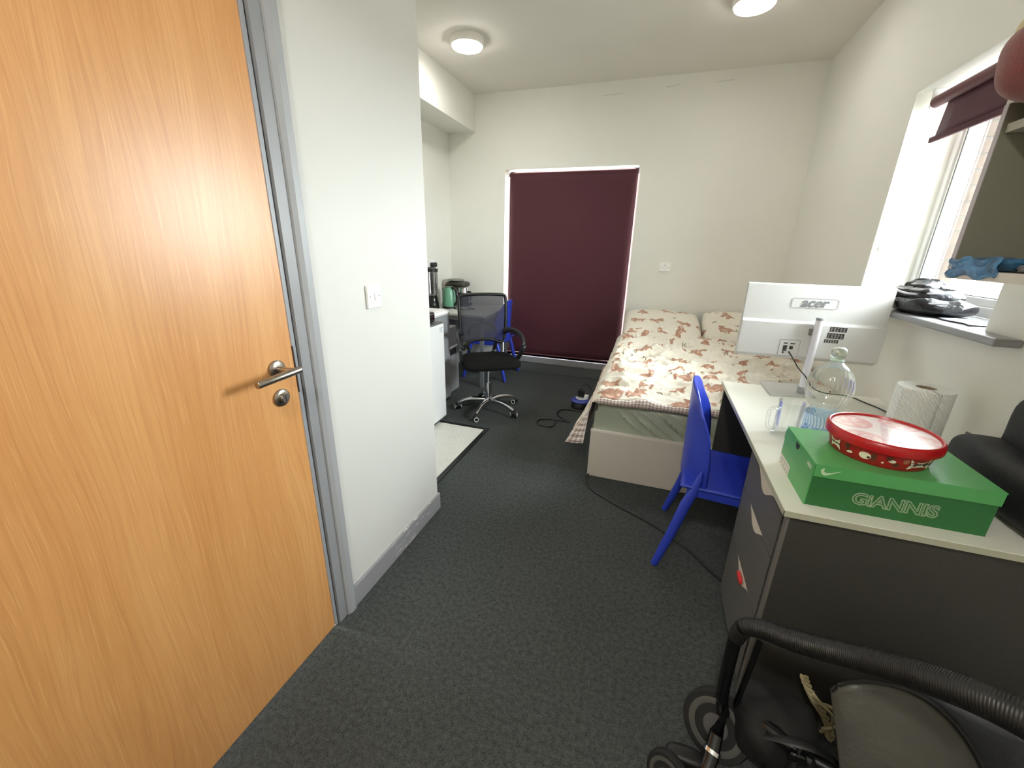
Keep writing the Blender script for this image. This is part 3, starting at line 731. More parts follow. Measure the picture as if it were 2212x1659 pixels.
def lab():
    t = NT('blue_water_label'); v = t.coord('UV'); x = t.n('ShaderNodeSeparateXYZ', Vector=v)
    w = t.n('ShaderNodeTexWave', {'wave_type': 'RINGS', 'rings_direction': 'SPHERICAL'}, Vector=t.vm('MULTIPLY', t.vm('SUBTRACT', v, (.62, .055, 0)), (9, 26, 1)), Scale=1.2, Distortion=1.5).outputs[1]
    band = t.math('LESS_THAN', x.outputs[1], .05)
    c = t.mix(band, lin((206, 226, 240)), lin((84, 140, 208)))
    nz = t.ramp(t.noise(t.vm('MULTIPLY', v, (10, 60, 1)), 1.5, 3, .5, .8), .42, .58)
    c = t.mix(nz, c, lin((228, 238, 246)))
    c = t.mix(t.math('MULTIPLY', t.math('GREATER_THAN', w, .55), t.math('GREATER_THAN', x.outputs[0], .5)), c, lin((150, 190, 226)))
    t.put(t.b.inputs['Base Color'], c); t.b.inputs['Roughness'].default_value = .35; return t.m
obj('bottle_label', G().lathe([(.0598, .012), (.0598, .092)], (bx, by, DZ+.001), seg=64, cap=False), lab(), bo, smooth=True, label='blue and white paper label')

mx_, my_ = .560, 1.735
mu = thing('glass_mug', 'clear glass beer mug with a handle standing left of the bottle', 'mug', (mx_, my_, DZ))
o_ = [(.048, 0), (.049, .004), (.049, .02), (.046, .035), (.045, .14), (.046, .146), (.043, .146), (.041, .04), (.040, .022), (.0, .020)]
obj('mug_body', G().lathe(o_, (mx_, my_, DZ+.0005), seg=40, cap=False).lathe([(.0, 0), (.048, 0)], (mx_, my_, DZ+.0005), seg=40, cap=False), M_mug, mu, smooth=True)
hx = mx_-.044; dv = Vector((-.93, -.36, 0)).normalized()
hp = [Vector((mx_, my_, DZ))+dv*a+Vector((0, 0, b_)) for a, b_ in ((.043, .118), (.062, .122), (.080, .116), (.084, .100), (.083, .060), (.079, .046), (.060, .030), (.045, .028))]
obj('mug_handle', G().tube(spline(hp, 5), .0065, 12), M_mug, mu, smooth=True)

rx, ry, rr, rh = 1.0, 1.845, .082, .228
ro = thing('kitchen_roll', 'white embossed kitchen paper roll standing at the back of the desk', 'kitchen roll', (rx, ry, DZ))
obj('paper', G().lathe([(rr-.001, 0), (rr, .003), (rr, rh-.003), (rr-.002, rh), (.030, rh), (.0295, rh-.004), (.0295, .002)], (rx, ry, DZ), seg=56, cap=False), M_towel, ro, smooth=True)
obj('cardboard_core', G().lathe([(.029, .001), (.029, rh-.002), (.0275, rh-.002), (.0275, .001)], (rx, ry, DZ), seg=40, cap=False), mat('brown_card', (150, 134, 108), .9), ro, smooth=True)
obj('loose_sheet', G().grid(lambda u, v: (rx+(rr+.0015+.010*max(0, .2-u)/.2)*math.cos(math.radians(205+u*70)), ry+(rr+.0015+.010*max(0, .2-u)/.2)*math.sin(math.radians(205+u*70)), DZ+.002+v*(rh-.004)), 14, 6, uvf=lambda u, v: (u*.3, v*.25)), M_towel, ro, smooth=True, solid=.0008)

# ------------------------------------------------------------------ SHOE BOX AND TUB
sx0, sx1, sy0, sy1, sh_ = .488, .898, 1.226, 1.496, .133
bxo = thing('shoe_box', 'green cardboard shoe box with an outlined name on its long side, on the desk', 'box', ((sx0+sx1)/2, (sy0+sy1)/2, DZ))
obj('box_body', Bx(sx0+.001, sx1-.004, sy0+.004, sy1-.004, DZ, DZ+sh_-.004), M_green2, bxo, label='dark green box body')
lid = obj('box_lid', Bx(sx0, sx1, sy0, sy1, DZ+sh_-.003, DZ+sh_).box(sx0+.002, sx1, sy0, sy0+.002, DZ+sh_-.038, DZ+sh_-.003).box(sx1-.002, sx1, sy0, sy1, DZ+sh_-.038, DZ+sh_-.003).box(sx0+.002, sx1, sy1-.002, sy1, DZ+sh_-.038, DZ+sh_-.003), M_green, bxo)
g = G(); poly = [(sy0+.002, DZ), (sy1-.004, DZ), (sy1-.004, DZ+.085), (sy1+.002, DZ+.092), (sy1+.002, DZ+.112), (sy1-.008, DZ+sh_-.0035), (sy0+.002, DZ+sh_-.0035)]
g.prism(poly, lambda a, b_, t: (t, a, b_), sx0-.002, sx0+.001); obj('end_flap', g, M_green, bxo)
g = G(); g.prism([(1.372+.017*math.cos(a), DZ+sh_-.006-.017*math.sin(a)*1.2) for a in [math.pi*k/10 for k in range(11)]], lambda a, b_, t: (t, a, b_), sx0-.0024, sx0-.0016); obj('finger_hole', g, M_ink, bxo)
ls = obj('size_sticker', Bx(sx0-.0028, sx0-.002, 1.388, 1.490, DZ+.002, DZ+.036), M_paper, bxo, label='white size sticker')
g = G()
for k in range(4):
    for q in range(5):
        yy = 1.396+q*.018; g.box(sx0-.0031, sx0-.0028, yy, yy+random.uniform(.006, .014), DZ+.006+k*.007, DZ+.009+k*.007)
obj('sticker_print', g, mat('grey_print', (150, 146, 142), .6), ls)
for nm, sz, z, y in (('NIKE', .016, .112, 1.258), ('AIR', .012, .099, 1.258)):
    g = text_geo('NIKE' if nm == 'NIKE' else '', sz, .0003, .2, offset=.0006) if nm == 'NIKE' else None
    if g and g.v: obj('box_lettering', place(g, (sx0-.0026, y, DZ+z), (0, -1, 0), (0, 0, 1)), M_pale, bxo)
# tick emblem on the lid skirt
def tick(x, z, w):
    up = [(0, .30), (.06, .12), (.16, .02), (.28, .0), (.45, .08), (1.0, .40), (.48, .20), (.30, .17), (.20, .20), (.16, .30), (.17, .44), (.08, .40)]
    return [(x+a*w, z+b_*w) for a, b_ in up]
g = G(); P = tick(.503, DZ+sh_-.031, .050)
i = len(g.v); g.v = [(a, sy0-.0004, b_) for a, b_ in P]; g.f = [(0, 1, 11), (1, 2, 10, 11), (2, 9, 10), (2, 3, 8, 9), (3, 7, 8), (3, 4, 6, 7), (4, 5, 6)]
obj('tick_emblem', g, mat('pale_mint_print', (186, 214, 178), .5), lid, solid=.0004)
for off, w in ((0, .00042), (.0022, .0003)):
    g = text_geo('GiANNIS', .049, outline=w*1.2, offset=off, spacing=1.0, res=3); g = place(g, (.690, sy0+.0035, DZ+.045), (1, 0, 0), (0, 0, 1)); obj('name_lettering', g, M_pale, bxo, label='pale outlined capital letters')

tx, ty, tz = .684, 1.374, DZ+sh_
tub = thing('sweet_tub', 'round red plastic sweet tub with printed lid lying on the green shoe box', 'tub', (tx, ty, tz))
def tubm():
    t = NT('printed_red_tub'); v = t.coord('UV'); x = t.n('ShaderNodeSeparateXYZ', Vector=v)
    n = t.ramp(t.noise(v, 30, 2), .3, .7)
    t.put(t.b.inputs['Base Color'], t.mix(n, lin((158, 22, 28)), lin((176, 30, 36)))); t.b.inputs['Roughness'].default_value = .35; return t.m
TB = tubm()
obj('tub_body', G().lathe([(.110, 0), (.112, .002), (.124, .052), (.124, .060)], (tx, ty, tz), seg=72), TB, tub, smooth=True)
obj('lid_rim', G().lathe([(.127, .046), (.1335, .049), (.1345, .058), (.134, .066), (.131, .074), (.1275, .0765), (.1245, .0755), (.1215, .070)], (tx, ty, tz), seg=80, cap=False), M_redp, tub, smooth=True)
def lidm():
    t = NT('glare_paled_lid_print'); v = t.coord('Object'); c = (0, 0, 0)
    def circ(cx, cy, r): return t.ramp(t.length(t.vm('MULTIPLY', t.vm('SUBTRACT', v, (cx, cy, 0)), (1/r, 1/r, 0))), 1.02, .98)
    base = lin((247, 232, 230)); col = base  # window glare mixed into the lid colour, paling its red print
    for cx, cy, r, k in ((-.062, .056, .055, .9), (.066, -.052, .056, .8), (.07, .075, .05, .8), (-.072, -.07, .05, .8)):
        ring = circ(cx, cy, r)
        col = t.mix(t.math('MULTIPLY', ring, k), col, lin((236, 172, 174)))
        inn = t.math('MULTIPLY', circ(cx, cy, r*.78), t.ramp(t.noise(v, 60, 3), .48, .56)); col = t.mix(t.math('MULTIPLY', inn, .6), col, lin((250, 240, 226)))
    t.put(t.b.inputs['Base Color'], col); t.b.inputs['Roughness'].default_value = .16; return t.m
lt = obj('lid_top', G().lathe([(.0001, .0695), (.1225, .0695)], (tx, ty, tz), seg=72, cap=False), lidm(), tub, smooth=True, label='glossy lid top, red print paled by painted-in glare')
g = text_geo('CELEBRATIONS', .022, .0002, .1, offset=.0004); g = place(g, (tx+.002, ty, tz+.0699), (-.35, -.94, 0), (.94, -.35, 0)); obj('lid_lettering', g, mat('rosy_print', (212, 176, 184), .3), tub)
def on_tub(g, ang, z, s=1):
    h = G(); h.f = g.f
    for x, y, d in g.v:
        r = .112+.012*((z+y)/.052)+.0006+d; a = ang+x/.118
        h.v.append((tx+r*math.cos(a), ty+r*math.sin(a), tz+z+y))
    return h
def flat(poly, n=1):
    g = G(); c = (sum(p[0] for p in poly)/len(poly), sum(p[1] for p in poly)/len(poly))
    g.v = [(c[0], c[1], 0)]+[(a, b_, 0) for a, b_ in poly]; g.f = [(0, k+1, (k+1) % len(poly)+1) for k in range(len(poly))]; return g
star = lambda w, h_: [(-w, h_), (-w*.55, h_*.5), (0, h_*.42), (w*.55, h_*.6), (w, h_*1.1), (w*.86, 0), (w, -h_), (w*.5, -h_*.55), (0, -h_*.45), (-w*.6, -h_*.6), (-w, -h_), (-w*.84, 0)]
def el(w, h_, cx=0, cy=0): return [(cx+w*math.cos(a), cy+h_*math.sin(a)) for a in [2*math.pi*k/16 for k in range(16)]]
for ang, w in ((-64, .034), (-168, .020)):
    sp = obj('label_patch', on_tub(flat(star(w, .017)), math.radians(ang), .025), M_cream, tub, label='cream star-shaped label on the red tub')
    g = text_geo('Celebrations', .0125 if w > .03 else .008, .0001, .1, offset=.0003); obj('label_lettering', on_tub(g, math.radians(ang), .026), M_ink, sp)
    for v_ in sp.data.vertices: pass
Mbr = mat('brown_print', (88, 44, 30), .5)
for ang, z, w, h_, mt in ((-147, .033, .006, .013, Mbr), (-143, .020, .006, .004, M_cream), (-126, .025, .014, .011, M_cream), (-122, .022, .004, .004, Mbr), (-117, .028, .006, .012, Mbr), (-107, .018, .003, .003, M_cream), (-101, .034, .009, .007, Mbr), (-98, .027, .008, .005, M_cream), (-93, .018, .008, .007, Mbr), (-84, .033, .007, .008, mat('bronze_print', (170, 110, 80), .5)), (-146, .018, .004, .003, M_cream)):
    obj('sweet_print', on_tub(flat(el(w, h_)), math.radians(ang), z), mt, tub)

# ------------------------------------------------------------------ BACKPACK AND CLOTH ON DESK
bp = thing('backpack', 'black padded bag slumped against the wall at the right end of the desk', 'bag', (1.06, 1.35, DZ))
def bagf(q): return q*(1+.05*noise.noise(q*9))
obj('front_pocket', G().blob((1.045, 1.37, DZ+.086), (.085, .27, .083), 40, 22, 3.6, bagf), M_nylon, bp, smooth=True)
obj('main_pocket', G().blob((1.098, 1.32, DZ+.178), (.042, .26, .172), 40, 24, 3.8, bagf), M_nylon, bp, smooth=True)
pz = [(1.02+.03*math.sin(k/12*3), 1.62-.50*k/12, DZ+.160-.012*math.cos(k/3)) for k in range(13)]
obj('zip_piping', G().tube(spline(pz, 3), .004, 8), mat('grey_piping', (84, 82, 80), .5), bp, smooth=True)
tag(obj('crumpled_cloth', G().blob((1.095, 1.715, DZ+.022), (.032, .05, .022), 24, 12, 2.2, lambda q: q*(1+.5*noise.noise(q*50))), M_navy, smooth=True), 'small crumpled navy cloth behind the shoe box beside the bag', 'cloth')

# ------------------------------------------------------------------ WALL SHELF RIGHT
UX = .848
su = thing('wall_shelf_unit', 'grey open shelf unit hung on the wall to the right of the window', 'shelf unit', (1.0, 1.2, 1.4))
obj('side_panel', Bx(UX, XR-.002, 1.645, 1.662, 1.415, 1.845), mat('grey_green_board', (128, 126, 112), .5), su)
obj('side_edging', Bx(UX-.002, UX, 1.645, 1.662, 1.415, 1.845), mat('pale_lilac_edging', (186, 180, 184), .4), su)
obj('back_board', Bx(XR-.012, XR-.002, .75, 1.645, 1.415, 1.845), mat('grey_back_board', (120, 120, 110), .6), su)
obj('shelf_board', Bx(UX, XR-.012, .75, 1.662, 1.388, 1.413), M_bed, su)
obj('shelf_board', Bx(UX+.01, XR-.012, .75, 1.645, 1.775, 1.797), mat('pale_shelf', (176, 174, 158), .5), su)
obj('side_panel', Bx(UX, XR-.002, .735, .75, 1.388, 1.845), M_bed, su)
obj('top_board', Bx(UX, XR-.002, .735, 1.662, 1.846, 1.862), M_bed, su)
def crump(c, r, mt, label, cat, name, k=30, a=.35, p=2.6):
    return tag(obj(name, G().blob(c, r, 36, 18, p, lambda q: q*(1+a*noise.noise(q*k+Vector(c)*9))), mt, smooth=True), label, cat)
M_bluebag = mat('blue_plastic_film', (64, 116, 158), .25, var=.45, vscale=22, bump=.9, bscale=45, bdist=.01)
crump((.905, 1.56, 1.433), (.060, .095, .017), M_bluebag, 'crinkled blue plastic packet on the lower shelf left corner', 'packet', 'plastic_packet', 22, .25, 3.5)
fl = obj('packet_flap', G().grid(lambda u, v: (UX-.004-.004*math.sin(v*9+u*4), 1.655-u*.20, 1.447-v*.052-.006*math.sin(u*12)), 20, 8), M_bluebag, bpy.data.objects['plastic_packet'], smooth=True, solid=.0015, label='crinkled film hanging over the shelf edge')
sf = thing('shoe', 'dark navy trainer lying on the lower wall shelf beside the blue packet', 'shoe', (.92, 1.36, 1.413))
obj('upper', G().blob((.920, 1.35, 1.452), (.045, .125, .032), 36, 18, 2.6, lambda q: Vector((q.x, q.y, q.z*(1+max(0, -q.y)*5)))), mat('navy_mesh', (28, 34, 58), .8, bump=.3), sf, smooth=True)
obj('sole', G().blob((.920, 1.35, 1.425), (.047, .130, .012), 32, 8, 3.5), mat('grey_sole', (120, 118, 122), .6), sf, smooth=True)
crump((.862, 1.20, 1.429), (.022, .03, .014), mat('yellow_cloth', (176, 170, 96), .9), 'small yellow cloth beside the navy shoe on the wall shelf', 'cloth', 'cloth', 30, .3)
rb = thing('rolled_blanket', 'plump dark red rolled blanket with a cream band on top of the wall shelf unit', 'blanket', (.92, 1.47, 1.862))
obj('roll', G().blob((.875, 1.51, 1.925), (.115, .165, .105), 44, 26, 2.5, lambda q: q*(1+.06*noise.noise(q*10))), mat('dark_red_fleece', (118, 42, 34), .95, var=.15, vscale=90, bump=.6, bscale=260, sheen=.3), rb, smooth=True)
obj('cream_band', G().blob((.875, 1.51, 1.995), (.102, .150, .040), 44, 14, 2.6), mat('cream_fleece', (206, 190, 150), .95, bump=.5, bscale=260), rb, smooth=True)

# clothes on window sill
M_shiny = mat('black_shiny_cloth', (24, 24, 28), .24, var=.3, vscale=12, bump=.5, bscale=18, bdist=.02)
cl = thing('folded_garment', 'rumpled shiny black garment heaped on the window sill', 'garment', (1.2, 2.42, 1.2))
def fold(q):
    w = .020*(1-abs(noise.noise(Vector((q.x*9+q.y*4, q.y*9, 2)))))**3-.008
    return Vector((q.x*(1+.22*noise.noise(q*13)), q.y*(1+.2*noise.noise(q*10+Vector((3, 0, 0)))), q.z*(1+.25*noise.noise(Vector((q.x*14, q.y*14, 2))))+(w if q.z > 0 else 0)))
obj('lower_fold', G().blob((1.200, 2.40, 1.234), (.120, .190, .034), 60, 26, 2.8, fold), M_shiny, cl, smooth=True)
obj('middle_fold', G().blob((1.205, 2.45, 1.276), (.100, .140, .034), 50, 22, 2.6, fold), M_shiny, cl, smooth=True)
obj('upper_fold', G().blob((1.220, 2.50, 1.305), (.070, .080, .034), 40, 20, 2.5, fold), M_shiny, cl, smooth=True)
for k, (zz, ry_) in enumerate(((1.255, .19), (1.292, .145))):
    pts = [(1.20+.116*math.cos(a)*(1-.1*k), 2.42+.03*k+ry_*math.sin(a), zz+.006*math.sin(3*a)) for a in [math.pi*(.55+.9*q/20) for q in range(21)]]
    obj('pale_stripe', G().tube(pts, .005, 8), mat('pale_grey_satin', (188, 188, 196), .3), cl, smooth=True, label='pale grey satin stripe')
sp_ = G().grid(lambda u, v: (1.15+v*.10+.01*math.sin(u*7), 2.02+u*.20, 1.203+.016*abs(noise.noise(Vector((u*5, v*3, 1))))*math.sin(math.pi*u)*math.sin(math.pi*v)+.002), 24, 10)
tag(obj('plastic_wrapper', sp_, mat('grey_clear_film', (170, 174, 182), .2), smooth=True, solid=.0012), 'flat crumpled clear wrapper on the window sill in front of the garment', 'wrapper')

# ------------------------------------------------------------------ OFFICE CHAIR
oc = thing('office_chair', 'black office swivel chair with grey mesh back and chrome star base', 'chair', (-1.325, 3.27, 0), math.radians(35))
def seatf(q):
    return Vector((q.x*(1-.08*(q.y/.24)), q.y, q.z+(-.018*max(0, -q.y-.15)/.1 if q.z > 0 else 0)))
obj('seat', G().blob((0, -.005, .474), (.248, .248, .036), 48, 16, 4.2, seatf), M_blackf, oc, local=True, smooth=True)
obj('seat_plate', Bx(-.09, .09, -.10, .12, .415, .438), M_black, oc, local=True)
obj('gas_lift', G().tube([(0, 0, .24), (0, 0, .43)], .0145, 20), M_chrome, oc, local=True, smooth=True)
obj('column_sleeve', G().tube([(0, 0, .085), (0, 0, .27)], .025, 24), M_chrome, oc, local=True, smooth=True)
obj('hub', G().lathe([(.034, .07), (.042, .078), (.042, .105), (.030, .118)], seg=28), M_chrome, oc, local=True, smooth=True)
obj('tilt_lever', G().tube([(-.05, 0, .425), (-.21, -.02, .418), (-.27, -.02, .405)], .006, 8), M_black, oc, local=True, smooth=True)
for an in (198, 270, 342, 54, 126):
    a = math.radians(an-35); c, s_ = math.cos(a), math.sin(a)
    pth = [(c*r, s_*r, z) for r, z in ((.03, .098), (.10, .103), (.17, .100), (.23, .086), (.275, .067), (.288, .062))]
    obj('leg', G().tube(spline(pth, 4), [.017-.006*k/20 for k in range(21)], 12, e=1.5, ref=(0, 0, 1)), M_chrome, oc, local=True, smooth=True)
    ct = thing('caster', '', '', (0, 0, 0)); del ct['label']; del ct['category']; ct.parent = oc; ct.location = (c*.292, s_*.292, 0); ct.rotation_euler = (0, 0, a+.5)
    obj('fork', G().blob((0, 0, .040), (.020, .026, .022), 16, 10, 2.6), M_black, ct, local=True, smooth=True)
    for q in (-1, 1):
        obj('wheel', G().lathe([(.016, -.009), (.0255, -.008), (.0265, 0), (.0255, .008), (.016, .009)], (q*.019, 0, .0265), (1, 0, 0), 24), M_black, ct, local=True, smooth=True)
        obj('rim', G().tube([(q*.0285, .0185*math.cos(t), .0265+.0185*math.sin(t)) for t in [2*math.pi*k/20 for k in range(20)]], .0032, 6, closed=True), M_white, ct, local=True, smooth=True)
# mesh back: frame loop, net, lumbar bar, arms
def bk(x, z):       # back surface leans and curves
    return (x, .235+.05*(z-.5)+.05*(z-.5)**2-.05*(1-(x/.22)**2)*0+.0, z)
loop = []
W0, W1, zt, zb = .205, .222, 1.025, .60
for x, z in ((-.19, zt), (-.1, zt+.006), (0, zt+.008), (.1, zt+.006), (.19, zt), (.217, zt-.02), (.222, .9), (.218, .75), (.205, .63), (.17, .585), (.08, .615), (0, .622), (-.08, .615), (-.15, .585), (-.185, .535), (-.205, .56), (-.212, .65), (-.219, .8), (-.222, .95), (-.217, zt-.02)): loop.append(bk(x, z))
fr_ = obj('back_frame', G().tube(spline(loop+[loop[0]], 4)[:-1], .0145, 10, closed=True, e=1.0), M_black, oc, local=True, smooth=True)
obj('back_mesh', G().grid(lambda u, v: bk((u*2-1)*.205*(1+.05*v), .60+v*(zt-.60)+.0), 12, 14), M_net, oc, local=True, smooth=True, solid=.002)
obj('lumbar_support', G().tube(spline([bk(-.13, .66)[:1]+(.275, .66), (-.12, .285, .72), (-.06, .285, .755), (.06, .285, .755), (.12, .285, .72), (.13, .275, .66)], 5), .012, 8), M_black, oc, local=True, smooth=True)
obj('back_bar', G().tube(spline([(0, .10, .425), (.05, .20, .43), (.10, .25, .50), (.13, .243, .60)], 6), .017, 10).tube(spline([(0, .10, .425), (-.05, .20, .43), (-.12, .25, .50), (-.16, .243, .58)], 6), .015, 10), M_black, oc, local=True, smooth=True)
for q in (-1, 1):
    P = spline([(q*.195, .235, .685), (q*.235, .17, .715), (q*.275, .04, .715), (q*.285, -.08, .69), (q*.28, -.135, .64), (q*.27, -.11, .57), (q*.25, -.02, .475), (q*.22, 0, .455), (q*.18, 0, .45)], 6)
    obj('armrest', G().tube(P, .015, 12, e=1.7, ref=(0, 0, 1)), mat('dark_grey_arm', (44, 44, 47), .35), oc, local=True, smooth=True)

# ------------------------------------------------------------------ KITCHEN CORNER
fz = thing('undercounter_freezer', 'low white appliance with a plain door, nearest in the kitchen corner', 'freezer', (-1.85, 2.62, 0))
obj('cabinet', Bx(-2.16, -1.62, 2.34, 2.935, .02, .845), M_whitem, fz, bevel=.004)
obj('door', Bx(-1.618, -1.590, 2.338, 2.938, .035, .845), M_whitem, fz, bevel=.006)
obj('top', Bx(-2.16, -1.60, 2.34, 2.938, .846, .858), mat('grey_top', (96, 98, 96), .5), fz)
g = text_geo('A++', .022, .0003); obj('door_lettering', place(g, (-1.5896, 2.885, .80), (0, -1, 0), (0, 0, 1)), M_grille, fz)
obj('door_marks', Bx(-1.5898, -1.5892, 2.86, 2.915, .815, .818).box(-1.5898, -1.5892, 2.865, 2.91, .783, .786), M_grille, fz)
obj('kick_plate', Bx(-2.1, -1.61, 2.36, 2.92, 0, .034), M_greyd, fz)
f2 = thing('fridge', 'taller white appliance with silver grey door edge, behind the low one', 'fridge', (-2.05, 3.18, 0))
obj('cabinet', Bx(-2.33, -1.83, 2.96, 3.41, .02, .868), M_whitem, f2, bevel=.004)
obj('door', Bx(-1.828, -1.785, 2.955, 3.412, .03, .835), M_silver, f2, bevel=.008, label='silver grey door edge')
obj('door_handle', G().prism([(-1.83, .838), (-1.785, .838), (-1.775, .86), (-1.80, .878), (-1.83, .882)], lambda a, b_, t: (a, t, b_), 2.955, 3.412), M_whitem, f2, bevel=.004)
obj('top', Bx(-2.335, -1.83, 2.955, 3.415, .869, .884), M_whitem, f2, bevel=.004)
to = thing('toaster', 'small black and chrome toaster on top of the low white appliance', 'toaster', (-1.74, 2.79, .858))
obj('toaster_body', Bx(-1.88, -1.632, 2.70, 2.88, .864, .945), M_blackg, to, bevel=.015)
obj('chrome_end', Bx(-1.634, -1.624, 2.73, 2.855, .880, .935), M_chrome, to, bevel=.004); obj('toaster_lever', Bx(-1.624, -1.612, 2.78, 2.81, .905, .918), M_black, to)
obj('toaster_foot', Bx(-1.86, -1.65, 2.72, 2.86, .8585, .8645), M_black, to)
bn = thing('pedal_bin', 'grey floor-standing plastic bin with a dark opening beside the fridge', 'bin', (-2.0, 3.6, 0))
obj('bin_body', Bx(-2.14, -1.862, 3.45, 3.745, 0, .385), M_silver, bn, bevel=.006)
obj('bin_opening', Bx(-2.12, -1.885, 3.47, 3.735, .385, .455), M_black, bn)
obj('bin_lip', G().prism([(-2.14, .455), (-1.862, .455), (-1.845, .475), (-1.862, .485), (-2.14, .485)], lambda a, b_, t: (a, t, b_), 3.45, 3.745), mat('light_grey_lip', (176, 176, 178), .4), bn)
g = G(); g.prism([(3.45, .485), (3.745, .485), (3.745, .60), (3.68, .685), (3.45, .685)], lambda a, b_, t: (t, a, b_), -2.14, -1.862); obj('bin_hood', g, mat('grey_hood', (112, 112, 112), .45), bn, bevel=.006)
obj('hood_edge', Bx(-1.861, -1.856, 3.452, 3.470, .487, .683).box(-1.861, -1.856, 3.452, 3.68, .672, .683), M_silver, bn)

tb = thing('kitchen_table', 'pale grey table with grey metal legs in the back left corner', 'table', (-1.98, 4.19, 0))
obj('tabletop', Bx(XA+.004, -1.595, 3.79, 4.600, .757, .780), M_table, tb, bevel=.002)
obj('apron', Bx(XA+.02, -1.615, 3.812, 3.835, .715, .757).box(-1.638, -1.615, 3.812, 4.58, .715, .757).box(XA+.02, -1.615, 4.557, 4.58, .715, .757), M_tmetal, tb)
for x, y in ((-1.638, 3.812), (-1.638, 4.545), (XA+.02, 3.812), (XA+.02, 4.545)): obj('leg', Bx(x-.012, x+.023, y, y+.035, 0, .757), M_tmetal, tb)
TZ = .780
# blender
q0 = (-2.285, 3.985)
bl = thing('jug_blender', 'tall blender with black base and lid, leftmost on the table', 'blender', (*q0, TZ))
obj('motor_base', G().lathe([(.072, 0), (.074, .01), (.062, .10), (.055, .14), (.05, .15)], (*q0, TZ), seg=32), M_blackg, bl, smooth=True)
obj('jug', G().lathe([(.050, .15), (.056, .17), (.066, .38), (.067, .40)], (*q0, TZ), seg=32, cap=False), clear('jug_plastic', (205, 205, 205), .25, .15), bl, smooth=True)
obj('jug_lid', G().lathe([(.069, .398), (.070, .43), (.05, .435), (.03, .445)], (*q0, TZ), seg=32), M_black, bl, smooth=True)
obj('jug_handle', G().tube(spline([(q0[0]+.03, q0[1]-.055, TZ+.38), (q0[0]+.045, q0[1]-.085, TZ+.37), (q0[0]+.045, q0[1]-.08, TZ+.20), (q0[0]+.03, q0[1]-.05, TZ+.18)], 5), .011, 10), M_black, bl, smooth=True)
obj('chrome_dial', G().lathe([(.016, 0), (.016, .012)], (q0[0]+.045, q0[1]-.045, TZ+.06), (.7, -.7, .1), 16), M_chrome, bl)
q1 = (-2.165, 4.15)
kt = thing('electric_kettle', 'mint green electric kettle with a black handle on the table', 'kettle', (*q1, TZ))
obj('kettle_base', G().lathe([(.082, 0), (.082, .012), (.076, .02)], (*q1, TZ), seg=32), M_black, kt, smooth=True)
obj('kettle_body', G().lathe([(.078, .022), (.080, .03), (.075, .10), (.064, .19), (.060, .215), (.052, .226)], (*q1, TZ), seg=40), mat('mint_enamel', (104, 158, 130), .25), kt, smooth=True)
obj('kettle_lid', G().lathe([(.053, .226), (.045, .236), (.02, .240)], (*q1, TZ), seg=32), mat('dark_green_lid', (72, 96, 80), .4), kt, smooth=True)
obj('spout', G().prism([(-.055, .18), (-.095, .21), (-.055, .215)], lambda a, b_, t: (q1[0]+a, q1[1]+t, TZ+b_), -.016, .016), mat('mint_enamel', (104, 158, 130), .25), kt, bevel=.005)
obj('kettle_handle', G().tube(spline([(q1[0]+.045, q1[1]-.02, TZ+.222), (q1[0]+.085, q1[1]-.03, TZ+.215), (q1[0]+.112, q1[1]-.035, TZ+.16), (q1[0]+.108, q1[1]-.035, TZ+.08), (q1[0]+.075, q1[1]-.025, TZ+.035)], 6), .014, 12), M_blackg, kt, smooth=True)
obj('power_cord', G().tube(spline([(q1[0]+.06, q1[1]-.02, TZ+.006), (-2.02, 4.06, TZ+.004), (-1.88, 4.10, TZ+.004), (-1.86, 4.16, TZ+.004), (-1.98, 4.22, TZ+.004)], 6), .004, 7), M_black, kt, smooth=True)
q2 = (-2.175, 4.40)
cm = thing('coffee_maker', 'black filter coffee maker with glass jug, in the corner of the table', 'coffee maker', (*q2, TZ))
obj('base', G().blob((q2[0], q2[1], TZ+.018), (.155, .11, .018), 36, 8, 4), M_black, cm, smooth=True)
obj('water_tank', Bx(q2[0]-.14, q2[0]-.03, q2[1]-.07, q2[1]+.09, TZ+.03, TZ+.25), M_black, cm, bevel=.02)
obj('brew_head', G().blob((q2[0], q2[1], TZ+.245), (.135, .10, .036), 40, 12, 3.2), mat('olive_black_plastic', (52, 50, 40), .35), cm, smooth=True)
obj('lid_disc', G().lathe([(.10, 0), (.10, .012), (.07, .018)], (q2[0]-.03, q2[1], TZ+.285), seg=36), mat('grey_lid', (130, 128, 120), .35), cm, smooth=True)
jg = obj('glass_jug', G().lathe([(.05, .04), (.064, .06), (.068, .11), (.058, .165), (.05, .195)], (q2[0]+.075, q2[1]-.02, TZ), seg=32), mat('coffee_jug_glass', (40, 34, 30), .08), cm, smooth=True)
obj('jug_band', G().lathe([(.062, .150), (.066, .155), (.060, .205), (.058, .205)], (q2[0]+.075, q2[1]-.02, TZ), seg=32), M_chrome, jg, smooth=True)
obj('jug_handle', G().tube(spline([(q2[0]+.125, q2[1]-.04, TZ+.165), (q2[0]+.175, q2[1]-.05, TZ+.165), (q2[0]+.185, q2[1]-.05, TZ+.14), (q2[0]+.178, q2[1]-.05, TZ+.07)], 5), .010, 10), M_black, jg, smooth=True)
